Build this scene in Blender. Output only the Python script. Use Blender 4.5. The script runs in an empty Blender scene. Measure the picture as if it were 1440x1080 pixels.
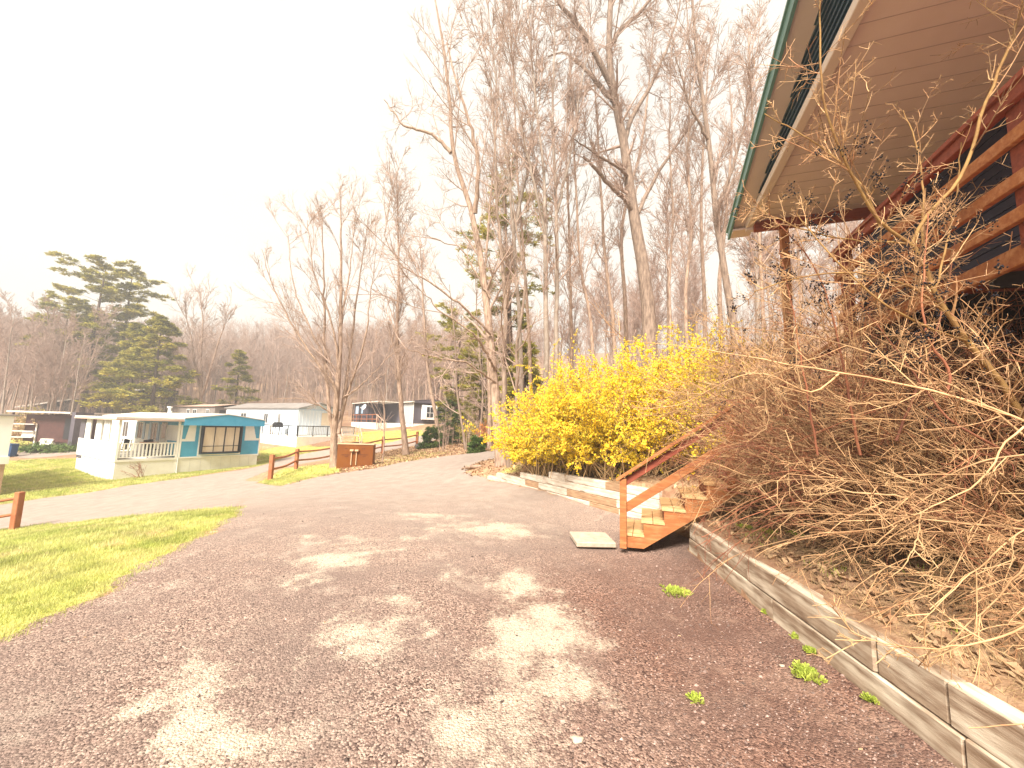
import bpy, bmesh, math, random
import numpy as np
from mathutils import Vector, Matrix
R = math.radians
# ------------------------------------------------------------------ camera
F = 541.0; TH = R(6.3); RO = R(1.7); EYE = 1.6
fw = np.array([0, math.cos(TH), math.sin(TH)]); up0 = np.array([0, -math.sin(TH), math.cos(TH)]); rt0 = np.array([1., 0, 0])
CR = math.cos(RO)*rt0 + math.sin(RO)*up0; CU = -math.sin(RO)*rt0 + math.cos(RO)*up0
ORG = np.array([0, 0, EYE])
S = bpy.context.scene
COL = S.collection
cd = bpy.data.cameras.new('camera'); cam = bpy.data.objects.new('camera', cd); COL.objects.link(cam)
cd.sensor_width = 36; cd.lens = F/1440*36; cd.clip_start = 0.05; cd.clip_end = 1500
cam.matrix_world = Matrix(((CR[0], CU[0], -fw[0], 0), (CR[1], CU[1], -fw[1], 0), (CR[2], CU[2], -fw[2], EYE), (0, 0, 0, 1)))
S.camera = cam
# ------------------------------------------------------------------ world, sun, exposure
W = bpy.data.worlds.new('World'); S.world = W; W.use_nodes = True
nt = W.node_tree; nt.nodes.clear()
sky = nt.nodes.new('ShaderNodeTexSky'); sky.sky_type = 'NISHITA'; sky.sun_disc = False
SUN_EL, SUN_AZ = R(46), R(202)          # azimuth measured clockwise from +Y; the sun stands behind the camera
sky.sun_elevation = SUN_EL; sky.sun_rotation = SUN_AZ; sky.dust_density = 6
mx = nt.nodes.new('ShaderNodeMixRGB'); mx.inputs[0].default_value = 0.93; mx.inputs[2].default_value = (3.1, 2.9, 2.52, 1)
tcw = nt.nodes.new('ShaderNodeTexCoord'); mpw = nt.nodes.new('ShaderNodeMapping'); mpw.inputs['Scale'].default_value = (1, 1, 2.5); cl = nt.nodes.new('ShaderNodeTexNoise'); cl.inputs['Scale'].default_value = 1.6; cl.inputs['Detail'].default_value = 5
clr = nt.nodes.new('ShaderNodeMapRange'); clr.inputs[1].default_value = .35; clr.inputs[2].default_value = .65; ov = nt.nodes.new('ShaderNodeMixRGB'); ov.inputs[1].default_value = (2.9, 2.76, 2.48, 1); ov.inputs[2].default_value = (3.45, 3.18, 2.68, 1)
nt.links.new(tcw.outputs['Generated'], mpw.inputs[0]); nt.links.new(mpw.outputs[0], cl.inputs['Vector']); nt.links.new(cl.outputs[0], clr.inputs[0]); nt.links.new(clr.outputs[0], ov.inputs[0]); nt.links.new(ov.outputs[0], mx.inputs[2])
bg = nt.nodes.new('ShaderNodeBackground'); bg.inputs[1].default_value = 0.13
wo = nt.nodes.new('ShaderNodeOutputWorld')
nt.links.new(sky.outputs[0], mx.inputs[1]); nt.links.new(mx.outputs[0], bg.inputs[0]); nt.links.new(bg.outputs[0], wo.inputs[0])
sl = bpy.data.lights.new('sun', 'SUN'); sl.energy = 4.5; sl.angle = R(20); sl.color = (1, .93, .82)
so = bpy.data.objects.new('sun', sl); COL.objects.link(so)
sd_ = Vector((math.sin(SUN_AZ)*math.cos(SUN_EL), math.cos(SUN_AZ)*math.cos(SUN_EL), math.sin(SUN_EL)))
so.rotation_euler = sd_.to_track_quat('Z', 'Y').to_euler(); so.location = (-20, -30, 60)
S.view_settings.view_transform = 'Standard'; S.view_settings.look = 'None'; S.view_settings.gamma = 1
S.view_settings.exposure = 1.5
S.cycles.max_bounces = 5; S.cycles.diffuse_bounces = 3; S.cycles.glossy_bounces = 2; S.cycles.transparent_max_bounces = 6
S.cycles.volume_bounces = 0; S.cycles.use_denoising = True
HAZE = 0.0027
# ------------------------------------------------------------------ helpers
def at(px, py, y):
    v = fw + (px-720)/F*CR + (540-py)/F*CU
    return ORG + v*y/v[1]
def tag(o, label=None, cat=None, group=None, kind=None):
    if label: o['label'] = label
    if cat: o['category'] = cat
    if group: o['group'] = group
    if kind: o['kind'] = kind
    return o
def link(o, parent=None):
    COL.objects.link(o)
    if parent is not None: o.parent = parent
    return o
def empty(name, loc=(0, 0, 0), rz=0, label=None, cat=None, group=None):
    o = bpy.data.objects.new(name, None); link(o); o.location = loc; o.rotation_euler = (0, 0, rz); o.empty_display_size = .2
    return tag(o, label, cat, group)
def mesh(name, v, faces, mat, parent=None, smooth=False, tint=None, attrs=None):
    """v (n,3); faces: list of arrays (m,k)"""
    v = np.asarray(v, np.float32); me = bpy.data.meshes.new(name)
    faces = [np.asarray(f, np.int32) for f in faces if len(f)]
    me.vertices.add(len(v)); me.vertices.foreach_set('co', v.ravel())
    nl = sum(f.size for f in faces); npoly = sum(len(f) for f in faces)
    me.loops.add(nl); me.loops.foreach_set('vertex_index', np.concatenate([f.ravel() for f in faces]))
    tot = np.concatenate([np.full(len(f), f.shape[1], np.int32) for f in faces])
    st = np.concatenate([[0], np.cumsum(tot)[:-1]]).astype(np.int32)
    me.polygons.add(npoly); me.polygons.foreach_set('loop_start', st); me.polygons.foreach_set('loop_total', tot)
    me.polygons.foreach_set('use_smooth', np.full(npoly, bool(smooth)))
    at_ = dict(attrs or {})
    if tint is not None: at_['tint'] = tint
    for k, a in at_.items():
        A = me.attributes.new(k, 'FLOAT', 'POINT'); A.data.foreach_set('value', np.asarray(a, np.float32))
    me.update(calc_edges=True)
    if mat: me.materials.append(mat)
    o = bpy.data.objects.new(name, me); link(o, parent)
    return o
BXF = np.array([[0, 3, 2, 1], [4, 5, 6, 7], [0, 1, 5, 4], [1, 2, 6, 5], [2, 3, 7, 6], [3, 0, 4, 7]])
class MB:
    def __init__(s): s.v = []; s.f = {3: [], 4: []}; s.n = 0
    def add(s, v, f):
        v = np.asarray(v, float); f = np.asarray(f); s.v.append(v); s.f[f.shape[1]].append(f+s.n); s.n += len(v); return s
    def box(s, x0, x1, y0, y1, z0, z1):
        s.add([(x0, y0, z0), (x1, y0, z0), (x1, y1, z0), (x0, y1, z0), (x0, y0, z1), (x1, y0, z1), (x1, y1, z1), (x0, y1, z1)], BXF); return s
    def bar(s, a, b, w, h, upv=(0, 0, 1)):
        a = np.array(a, float); b = np.array(b, float); d = (b-a)/np.linalg.norm(b-a)
        sd = np.cross(d, upv); sd /= np.linalg.norm(sd); u = np.cross(sd, d); c = []
        for p in (a, b):
            for (i, j) in ((-1, -1), (1, -1), (1, 1), (-1, 1)): c.append(p+sd*w/2*i+u*h/2*j)
        s.add(c, [[0, 1, 2, 3], [7, 6, 5, 4], [0, 4, 5, 1], [1, 5, 6, 2], [2, 6, 7, 3], [3, 7, 4, 0]]); return s
    def prism(s, poly, axis, lo, hi):
        """poly in the two other axes, extruded along axis"""
        n = len(poly); vs = []
        for t in (lo, hi):
            for p in poly:
                q = [p[0], p[1]]; q.insert(axis, t); vs.append(q)
        s.v.append(np.array(vs, float))
        for i in range(1, n-1):
            s.f[3].append(np.array([[0, i+1, i]])+s.n); s.f[3].append(np.array([[n, n+i, n+i+1]])+s.n)
        s.f[4].append(np.array([[i, (i+1) % n, n+(i+1) % n, n+i] for i in range(n)])+s.n); s.n += 2*n; return s
    def cyl(s, a, b, r0, r1=None, k=10):
        r1 = r0 if r1 is None else r1
        a = np.array(a, float); b = np.array(b, float); d = (b-a)/np.linalg.norm(b-a)
        x = np.cross(d, (0.3, .2, 1) if abs(d[2]) < .9 else (1, 0, 0)); x /= np.linalg.norm(x); y = np.cross(d, x)
        t = np.arange(k)/k*2*math.pi; ring = np.cos(t)[:, None]*x+np.sin(t)[:, None]*y
        s.v.append(np.vstack([a+ring*r0, b+ring*r1, a[None], b[None]]))
        s.f[4].append(np.array([[i, (i+1) % k, k+(i+1) % k, k+i] for i in range(k)])+s.n)
        s.f[3].append(np.array([[(i+1) % k, i, 2*k] for i in range(k)]+[[k+i, k+(i+1) % k, 2*k+1] for i in range(k)])+s.n); s.n += 2*k+2; return s
    def build(s, name, mat, parent=None, bevel=0, **kw):
        fs = [np.vstack(s.f[k]) for k in (3, 4) if s.f[k]]
        o = mesh(name, np.vstack(s.v), fs, mat, parent, **kw)
        bm = bmesh.new(); bm.from_mesh(o.data); bmesh.ops.recalc_face_normals(bm, faces=bm.faces)
        if bevel:
            bmesh.ops.bevel(bm, geom=list(bm.edges), offset=bevel, segments=1, affect='EDGES', clamp_overlap=True)
        bm.to_mesh(o.data); bm.free()
        return o
def copy_tree(o, parent=None):
    c = o.copy(); COL.objects.link(c)
    if parent is not None: c.parent = parent
    for ch in o.children: copy_tree(ch, c)
    return c
# ------------------------------------------------------------------ materials
def mat(name, col, rough=.8, col2=None, scale=8, bump=0, bscale=None, stretch=(1, 1, 1), tint=0, spec=.3, col3=None, c3=(.6, .7), s3=2, detail=6, metal=0, trans=0, contrast=(.35, .65), coords='Object'):
    m = bpy.data.materials.new(name); m.use_nodes = True; t = m.node_tree; L = t.links; N = t.nodes
    b = N['Principled BSDF']; b.inputs['Roughness'].default_value = rough; b.inputs['Specular IOR Level'].default_value = spec; b.inputs['Metallic'].default_value = metal
    tc = N.new('ShaderNodeTexCoord'); mp = N.new('ShaderNodeMapping'); mp.inputs['Scale'].default_value = stretch
    L.new(tc.outputs[coords], mp.inputs[0])
    def noise(sc, det=detail):
        n = N.new('ShaderNodeTexNoise'); n.inputs['Scale'].default_value = sc; n.inputs['Detail'].default_value = det; n.inputs['Roughness'].default_value = .65
        L.new(mp.outputs[0], n.inputs['Vector']); return n
    def rng(src, a, c):
        r = N.new('ShaderNodeMapRange'); r.inputs[1].default_value = a; r.inputs[2].default_value = c; L.new(src, r.inputs[0]); return r.outputs[0]
    def mixc(f, a, c):
        x = N.new('ShaderNodeMixRGB'); L.new(f, x.inputs[0])
        for i, q in ((1, a), (2, c)):
            if isinstance(q, tuple): x.inputs[i].default_value = (*q, 1)
            else: L.new(q, x.inputs[i])
        return x.outputs[0]
    out = col
    if col2: out = mixc(rng(noise(scale).outputs[0], *contrast), col, col2)
    if col3: out = mixc(rng(noise(s3, 4).outputs[0], *c3), out if not isinstance(out, tuple) else col, col3)
    if tint:
        a = N.new('ShaderNodeAttribute'); a.attribute_name = 'tint'
        h = N.new('ShaderNodeHueSaturation'); r = N.new('ShaderNodeMapRange'); r.inputs[3].default_value = 1-tint; r.inputs[4].default_value = 1+tint
        L.new(a.outputs['Fac'], r.inputs[0]); L.new(r.outputs[0], h.inputs['Value'])
        if isinstance(out, tuple): h.inputs['Color'].default_value = (*out, 1)
        else: L.new(out, h.inputs['Color'])
        out = h.outputs[0]
    if isinstance(out, tuple): b.inputs['Base Color'].default_value = (*out, 1)
    else: L.new(out, b.inputs['Base Color'])
    if bump:
        bp = N.new('ShaderNodeBump'); bp.inputs['Strength'].default_value = 1; bp.inputs['Distance'].default_value = bump
        L.new(noise(bscale or scale*3).outputs[0], bp.inputs['Height']); L.new(bp.outputs[0], b.inputs['Normal'])
    if trans:
        tr = N.new('ShaderNodeBsdfTranslucent'); ms = N.new('ShaderNodeMixShader'); ms.inputs[0].default_value = trans
        if isinstance(out, tuple): tr.inputs[0].default_value = (*out, 1)
        else: L.new(out, tr.inputs[0])
        L.new(b.outputs[0], ms.inputs[1]); L.new(tr.outputs[0], ms.inputs[2]); L.new(ms.outputs[0], N['Material Output'].inputs[0])
    return m
M = {}
M['bark'] = mat('grey_brown_bark', (.19, .125, .09), .95, (.43, .305, .23), 14, .02, 30, (1, 1, .25))
M['bark_oak'] = mat('dark_furrowed_bark', (.14, .095, .072), .95, (.32, .235, .18), 12, .04, 22, (1, 1, .2))
M['bark_pale'] = mat('pale_mottled_bark', (.36, .30, .25), .9, (.20, .145, .11), 6, .01, 25, (1, 1, .4))
M['bark_pine'] = mat('dark_pine_bark', (.06, .038, .03), .95, (.14, .09, .07), 10, .03, 20, (1, 1, .3))
M['twig'] = mat('grey_twig_bark', (.30, .205, .16), .9, (.45, .33, .27), 6)
M['twig_far'] = mat('pinkish_twig_bark', (.31, .205, .165), .9, (.45, .32, .26), 3)
M['needle'] = mat('pine_needles', (.23, .23, .04), .7, (.52, .45, .09), .5, tint=.5, trans=.25, detail=3)
M['needle2'] = mat('spruce_needles', (.06, .115, .025), .7, (.14, .19, .04), .8, tint=.5, trans=.2)
M['grass'] = mat('lawn_blades', (.38, .42, .11), .75, (.62, .59, .26), .8, tint=.4, trans=.5, detail=4, col3=(.66, .53, .30), c3=(.54, .72), s3=1.3)
M['straw'] = mat('dry_straw', (.42, .28, .13), .85, (.55, .40, .22), 3, tint=.4, trans=.2)
M['leaf'] = mat('fallen_leaves', (.25, .13, .07), .85, (.50, .34, .20), 5, tint=.45, trans=.1)
M['petal'] = mat('yellow_blossom', (.84, .60, .03), .6, (.92, .77, .09), 2, tint=.38, trans=.35)
M['forsy'] = mat('tan_forsythia_stems', (.30, .19, .09), .85, (.42, .28, .14), 4)
M['brush'] = mat('tan_brush_stems', (.50, .315, .16), .75, (.22, .085, .042), 3, .002, 60, tint=.55, contrast=(.4, .7))
M['brush_red'] = mat('reddish_brown_stems', (.31, .12, .06), .8, (.15, .05, .03), 4, tint=.3)
M['brush_pale'] = mat('pale_straw_stems', (.48, .31, .16), .75, (.27, .14, .065), 4, tint=.25)
M['brush_olive'] = mat('olive_tan_trunk', (.33, .20, .07), .8, (.20, .10, .035), 10, .003, 60)
M['berry'] = mat('black_berries', (.010, .009, .014), .6, spec=.2)
M['stain'] = mat('orange_stained_wood', (.38, .145, .048), .65, (.27, .085, .028), 5, .0006, 40, (1, 6, 6), col3=(.48, .23, .10), c3=(.5, .75), s3=3)
M['stain_dark'] = mat('red_stained_wood', (.27, .065, .035), .65, (.18, .04, .022), 5, .0006, 40, (1, 6, 6))
M['tread'] = mat('worn_tread_wood', (.52, .27, .11), .8, (.62, .42, .22), 6, .001, 40, (1, 6, 1), col3=(.38, .14, .05), c3=(.55, .7), s3=3)
M['timber'] = mat('weathered_timber', (.42, .32, .23), .88, (.21, .135, .085), 2.6, .004, 24, (1, 6, 6), col3=(.68, .59, .46), c3=(.47, .60), s3=.8, contrast=(.4, .62))
M['timber_white'] = mat('white_worn_timber', (.66, .60, .52), .85, (.42, .33, .25), 3, .003, 20, (1, 9, 9), col3=(.22, .15, .10), c3=(.60, .68), s3=1.6)
M['timber_brown'] = mat('brown_timber', (.24, .135, .075), .9, (.42, .28, .17), 3, .003, 20, (1, 9, 9))
M['concrete'] = mat('pale_concrete', (.33, .265, .20), .95, (.44, .365, .285), 9, .004, 60)
M['soffit'] = mat('tan_vinyl_soffit', (.64, .50, .455), .55, (.60, .46, .415), 3)
M['trim_tan'] = mat('tan_trim', (.60, .48, .41), .5)
M['green'] = mat('green_metal_trim', (.13, .25, .23), .35, metal=.2)
M['corr'] = mat('blue_green_metal', (.035, .075, .11), .35, (.02, .045, .075), 3, metal=.3)
M['navy'] = mat('dark_navy_siding', (.016, .014, .034), .6, (.024, .02, .045), 4)
M['under'] = mat('dark_skirting', (.02, .016, .018), .8, (.03, .022, .02), 3)
M['white'] = mat('white_siding', (.83, .81, .78), .6, (.72, .68, .62), 1.2, stretch=(1, 1, .4), contrast=(.45, .8))
M['white2'] = mat('cream_skirting', (.80, .77, .71), .7, (.70, .66, .58), 1.5)
M['blue'] = mat('turquoise_siding', (.045, .30, .50), .45, (.07, .35, .55), 2)
M['shutter'] = mat('pale_blue_shutter', (.40, .52, .66), .5)
M['ltblue'] = mat('pale_blue_siding', (.54, .61, .69), .6, (.60, .66, .72), 2)
M['grey'] = mat('grey_siding', (.40, .40, .41), .6, (.46, .45, .46), 2)
M['dgrey'] = mat('dark_grey_siding', (.085, .075, .095), .6, (.11, .095, .115), 2)
M['roofw'] = mat('white_roof_coat', (.66, .63, .58), .6, (.52, .46, .40), .8)
M['roofb'] = mat('tan_roof_metal', (.42, .27, .20), .6, (.55, .40, .32), 1)
M['roofg'] = mat('grey_roof', (.19, .17, .16), .85, (.27, .24, .22), 1, spec=.1)
M['curtain'] = mat('beige_curtain', (.66, .55, .42), .9, (.56, .45, .33), 9, stretch=(6, 6, .2))
M['glass'] = mat('dark_window_glass', (.03, .035, .045), .12, spec=.8)
M['dark'] = mat('black_iron', (.02, .02, .025), .5)
M['redshed'] = mat('dark_red_boards', (.055, .022, .02), .8, (.09, .035, .03), 4)
M['fence'] = mat('red_stained_rail', (.28, .085, .035), .8, (.38, .15, .07), 4, .01, 12, (1, 1, 1))
M['board'] = mat('brown_painted_board', (.17, .052, .004), .5, (.14, .036, .003), 1.5, col3=(.21, .07, .012), c3=(.55, .75), s3=2)
M['boardtop'] = mat('pale_board_cap', (.50, .33, .20), .6)
M['ink'] = mat('dark_lettering', (.06, .012, .004), .6)
M['brick'] = mat('tan_brick_skirt', (.46, .30, .20), .8, (.36, .22, .14), 6)
M['cabin'] = mat('red_brown_cabin', (.20, .08, .05), .8, (.28, .13, .09), 2)
M['rock'] = mat('dark_rock', (.05, .045, .04), .9, (.12, .10, .09), 5, .02, 12)
M['weed'] = mat('weed_leaves', (.30, .38, .05), .6, (.46, .50, .10), 6, tint=.3, trans=.3)
M['pebble'] = mat('mixed_pebbles', (.13, .085, .072), .8, (.28, .20, .17), 20, tint=.75)
M['binblue'] = mat('blue_plastic', (.02, .06, .16), .5)
M['plastic'] = mat('white_plastic', (.75, .74, .72), .4)
M['redleaf'] = mat('rusty_leaves', (.42, .13, .03), .8, (.55, .24, .06), 5, tint=.3, trans=.2)
M['yellowgreen'] = mat('yellow_green_leaves', (.42, .36, .05), .8, (.30, .24, .06), 4, tint=.4, trans=.2)
# ------------------------------------------------------------------ terrain
CTL = [(-3.5, 2.9, 0), (0, 2, 0), (2.1, 2.1, 0), (2.1, 0, 0), (2.3, 4, 0), (2.3, 5.4, 0), (0, 5, 0), (-.6, 11.5, .02), (0, 8.5, 0), (2.0, 7.4, 0), (-4.7, 6.8, -.1), (0, -3, 0), (-3, -1, 0),
 (-8, 3, -.75), (-13.2, 10.7, -1.54), (-15, 2, -1.7), (-9.46, 15.6, -.79), (-10.34, 19, -.77), (-6.23, 26, .03), (-7.13, 18, -.47), (-3.5, 15, -.1), (-19.9, 23.5, -1.79), (-18.2, 28.3, -1.61), (-22.2, 21, -2.0), (-21.3, 21, -1.9),
 (-27, 25, -1.85), (-18.9, 34, -.76), (-11, 38, .7), (-8.76, 41, 1.54), (-.4, 13, .3), (-47.9, 38, -1.55), (-46, 60, 1.3), (-3, 21, .1), (-6.5, 45, 1.6), (-2, 30, .6), (-23, 17, -2.1), (-35, 20, -2.8), (-60, 10, -4),
 (-110, 60, 1), (-60, 80, 4), (-60, 120, 16), (-120, 120, 15), (0, 70, 6), (0, 100, 13), (0, 150, 26), (-60, 180, 30), (-140, 180, 28),
 (3.4, 2, .72), (3.4, 4.6, .72), (5, 5, 1.3), (5, 8, 1.6), (8, 8, 2.6), (8, 15, 3.6), (15, 15, 6), (10, 30, 5.5), (25, 30, 10), (40, 60, 15), (60, 20, 17), (20, 0, 7), (6, 0, 1.8), (4, 10, 1.4), (1, 13, .7), (3, 18, 1.6), (1, 20, .8), (3, 30, 2.2), (2, 45, 3), (70, 150, 34)]
CT = np.array(CTL, float)
def _k(r2): return np.where(r2 > 0, .5*r2*np.log(np.maximum(r2, 1e-12)), 0)
def _fit():
    P = CT[:, :2]/20; n = len(P); r2 = ((P[:, None]-P[None])**2).sum(-1)
    A = np.zeros((n+3, n+3)); A[:n, :n] = _k(r2)+np.eye(n)*2e-4; A[:n, n] = 1; A[:n, n+1:] = P; A[n, :n] = 1; A[n+1:, :n] = P.T
    return np.linalg.solve(A, np.concatenate([CT[:, 2], [0, 0, 0]]))
WT = _fit()
WALL = np.array([(2.14, -1.5), (2.16, .5), (2.20, 2.07), (2.42, 5.33)])     # outer foot line of the near retaining wall
WALL2 = np.array([(2.55, 6.75), (2.07, 7.43), (.70, 9.5), (-.65, 11.67)])   # outer foot line of the far one
BANK = np.array([(2.2, -1.5), (2.22, .5), (2.26, 2.07), (2.48, 5.39), (2.62, 5.45), (2.75, 6.1), (2.66, 6.85), (2.18, 7.51), (.81, 9.57), (-.54, 11.73), (40, 60), (60, 0), (40, -6), (2.2, -6)])
def sdist(x, y, poly):
    """signed distance, negative inside"""
    x = np.asarray(x, float); y = np.asarray(y, float); d = np.full(x.shape, 1e9); ins = np.zeros(x.shape, bool); n = len(poly)
    for i in range(n):
        ax, ay = poly[i]; bx, by = poly[(i+1) % n]; ex, ey = bx-ax, by-ay
        t = np.clip(((x-ax)*ex+(y-ay)*ey)/(ex*ex+ey*ey+1e-12), 0, 1)
        d = np.minimum(d, np.hypot(x-ax-t*ex, y-ay-t*ey))
        c = ((ay > y) != (by > y)) & (x < (bx-ax)*(y-ay)/(by-ay+1e-12)+ax); ins ^= c
    return np.where(ins, -d, d)
def hsh(x, y, s):
    return np.sin(x*s*1.7+y*s*.9+1.3)*np.cos(y*s*1.3-x*s*.6+.7)*.5+np.sin(x*s*3.1-y*s*2.3)*.25
def HT(x, y):
    x = np.atleast_1d(np.asarray(x, float)); y = np.atleast_1d(np.asarray(y, float)); sh = x.shape; xf = x.ravel(); yf = y.ravel(); out = np.empty(len(xf))
    for i in range(0, len(xf), 20000):
        X = xf[i:i+20000]/20; Y = yf[i:i+20000]/20
        r2 = (X[:, None]-CT[:, 0]/20)**2+(Y[:, None]-CT[:, 1]/20)**2
        out[i:i+20000] = _k(r2)@WT[:-3]+WT[-3]+WT[-2]*X+WT[-1]*Y
    b = -sdist(xf, yf, BANK)                                   # >0 on the bank
    flat = np.clip(1-np.hypot(xf*.55, yf-4)/9, 0, 1)           # keep the drive even near the camera
    out = np.where(b > 0, out, out*(1-flat*.6))
    wh = np.where(yf < 6, .40, np.clip(.64-(yf-7)*.11, .06, .66))
    top = np.where((b > 0) & (b < 6), np.maximum(out, wh+np.minimum(b, 1.5)*.22), out)
    gap = np.clip(np.hypot(xf-2.6, yf-6.05)/.9, 0, 1)
    top = np.where((b > 0) & (b < 1.2) & (yf > 5.3) & (yf < 6.9), top*gap+out*0*(1-gap), top)
    top = top+np.where((b > .3), hsh(xf, yf, 1.9)*.05, 0)+np.where((xf < -5) | (yf > 14), hsh(xf, yf, .8)*.012, 0)
    return top.reshape(sh)
def H1(x, y): return float(HT(x, y)[0])
def G(px, py):
    """where the line of sight meets the terrain"""
    v = fw+(px-720)/F*CR+(540-py)/F*CU
    t = np.concatenate([np.arange(.5, 30, .1), np.arange(30, 160, .5)]); P = ORG+t[:, None]*v
    below = np.where(P[:, 2] < HT(P[:, 0], P[:, 1]))[0]
    return P[below[0]] if len(below) else P[-1]
def GL(l): return np.array([G(*p)[:2] for p in l])
def lines(lo, a, b, hi, st, g):
    c = list(np.arange(a, b+1e-6, st)); s = st; x = c[-1]
    while x < hi: s *= g; x += s; c.append(x)
    s = st; x = c[0]; pre = []
    while x > lo: s *= g; x -= s; pre.append(x)
    return np.array(pre[::-1]+c)
gx = lines(-170, -4.4, 3.0, 90, .07, 1.07); gy = lines(-6, 1.2, 12.3, 210, .08, 1.055)
GX, GY = np.meshgrid(gx, gy); GZ = HT(GX, GY); nx, ny = len(gx), len(gy)
gv = np.stack([GX.ravel(), GY.ravel(), GZ.ravel()], 1)
ii = (np.arange(ny-1)[:, None]*nx+np.arange(nx-1)[None]).ravel()
gq = np.stack([ii, ii+1, ii+1+nx, ii+nx], 1)
# areas on the ground
DRIVE = np.vstack([GL([(1600, 1400)])*0+[(2.12, -4)], [(2.14, -1.5), (2.20, 2.07), (2.40, 5.35), (2.6, 5.6), (2.5, 6.7), (2.07, 7.43), (.7, 9.5), (-.65, 11.67)],
    GL([(668, 668), (652, 660), (668, 652), (694, 646), (730, 641), (726, 633), (690, 634), (640, 640), (600, 645), (560, 651), (524, 659), (470, 667), (430, 675), (372, 690), (338, 702), (332, 716), (326, 728), (296, 750), (250, 772), (190, 808), (130, 842), (60, 878), (0, 908)]), [(-4.6, 1.5), (-6, -4)]])
LANE = np.vstack([[(-60, 10), (-34, 13)], GL([(-30, 750), (60, 738), (200, 726), (300, 717), (345, 712), (400, 700), (402, 684), (345, 676), (372, 664), (400, 657), (460, 646), (525, 638), (572, 629), (620, 616), (600, 612), (566, 619), (540, 624), (462, 632), (422, 640), (395, 645), (365, 655), (340, 661), (250, 674), (180, 683), (130, 692), (60, 701), (-20, 713)]), [(-45, 19), (-60, 22)]])
LANE2 = GL([(14, 645), (14, 638), (60, 632), (110, 629), (110, 640), (60, 644)])
def wob(x, y): return hsh(x, y, 3.1)*.16+hsh(x, y, 9.)*.08+hsh(x+3, y, 23)*.04
sD = sdist(gv[:, 0], gv[:, 1], DRIVE)+np.where(gv[:, 0] < 1.2, wob(gv[:, 0], gv[:, 1]), 0)
sL = np.minimum(sdist(gv[:, 0], gv[:, 1], LANE), sdist(gv[:, 0], gv[:, 1], LANE2))+wob(gv[:, 0], gv[:, 1])*1.5
def clip(tris, V, s):
    """keep the part of each triangle where s<0; V carries extra columns"""
    outV = [V]; outT = []; n = len(V); inn = s[tris] < 0; c = inn.sum(1)
    outT.append(tris[c == 3])
    for k in (1, 2):
        T = tris[c == k]; I = inn[c == k]
        if not len(T): continue
        r = np.argmax(I if k == 1 else ~I, 1); T = np.stack([T[np.arange(len(T)), (r+j) % 3] for j in range(3)], 1)
        a, b, d = T[:, 0], T[:, 1], T[:, 2]
        t1 = (s[a]/(s[a]-s[b]))[:, None]; t2 = (s[a]/(s[a]-s[d]))[:, None]
        p = V[a]+(V[b]-V[a])*t1; q = V[a]+(V[d]-V[a])*t2; m = len(T); ip = n+np.arange(m); iq = n+m+np.arange(m)
        outV += [p, q]; n += 2*m
        if k == 1: outT.append(np.stack([a, ip, iq], 1))
        else: outT += [np.stack([ip, b, d], 1), np.stack([ip, d, iq], 1)]
    return np.vstack(outV), np.vstack(outT)
def compact(V, T):
    u, inv = np.unique(T.ravel(), return_inverse=True); return V[u], inv.reshape(T.shape)
# lawn areas: polygon, softness
LAWN = [(np.vstack([GL([(0, 908), (130, 842), (250, 772), (326, 728), (330, 716), (300, 717), (200, 726), (60, 738), (-20, 748)]), [(-30, 11), (-30, -5), (-5, -5)]]), 1.0),
 (np.vstack([GL([(-20, 713), (60, 701), (130, 692), (160, 684), (150, 650), (112, 645), (60, 646), (14, 648)]), [(-50, 26)]]), 1.0),
 (GL([(14, 638), (60, 632), (75, 626), (60, 618), (14, 616)]), .9),
 (GL([(130, 692), (250, 674), (365, 655), (364, 650), (250, 665), (165, 675), (128, 683)]), .75),
 (GL([(365, 655), (395, 645), (462, 632), (462, 627), (412, 629), (364, 632)]), .9), (GL([(500, 622), (540, 624), (600, 612), (590, 606), (500, 608)]), .95),
 (GL([(345, 690), (372, 690), (430, 675), (478, 664), (478, 650), (400, 659), (380, 672)]), .85), (GL([(530, 658), (600, 645), (640, 636), (590, 634), (530, 645)]), .35),
 (GL([(700, 668), (740, 672), (740, 650), (700, 655)]), .4), (np.array([(2.7, 1.4), (3.2, 1.4), (3.3, 3.6), (2.8, 4.2)]), .35)]
def green(x, y):
    g = np.zeros(np.shape(x))
    for p, w in LAWN: g = np.maximum(g, w*np.clip(.5-sdist(x, y, p)/.5, 0, 1))
    return g
grn = green(gv[:, 0], gv[:, 1])
def ramp_mix(N, L, f, a, b):
    x = N.new('ShaderNodeMixRGB')
    if f is not None: L.new(f, x.inputs[0])
    for i, q in ((1, a), (2, b)):
        if isinstance(q, tuple): x.inputs[i].default_value = (*q, 1)
        else: L.new(q, x.inputs[i])
    return x
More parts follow.
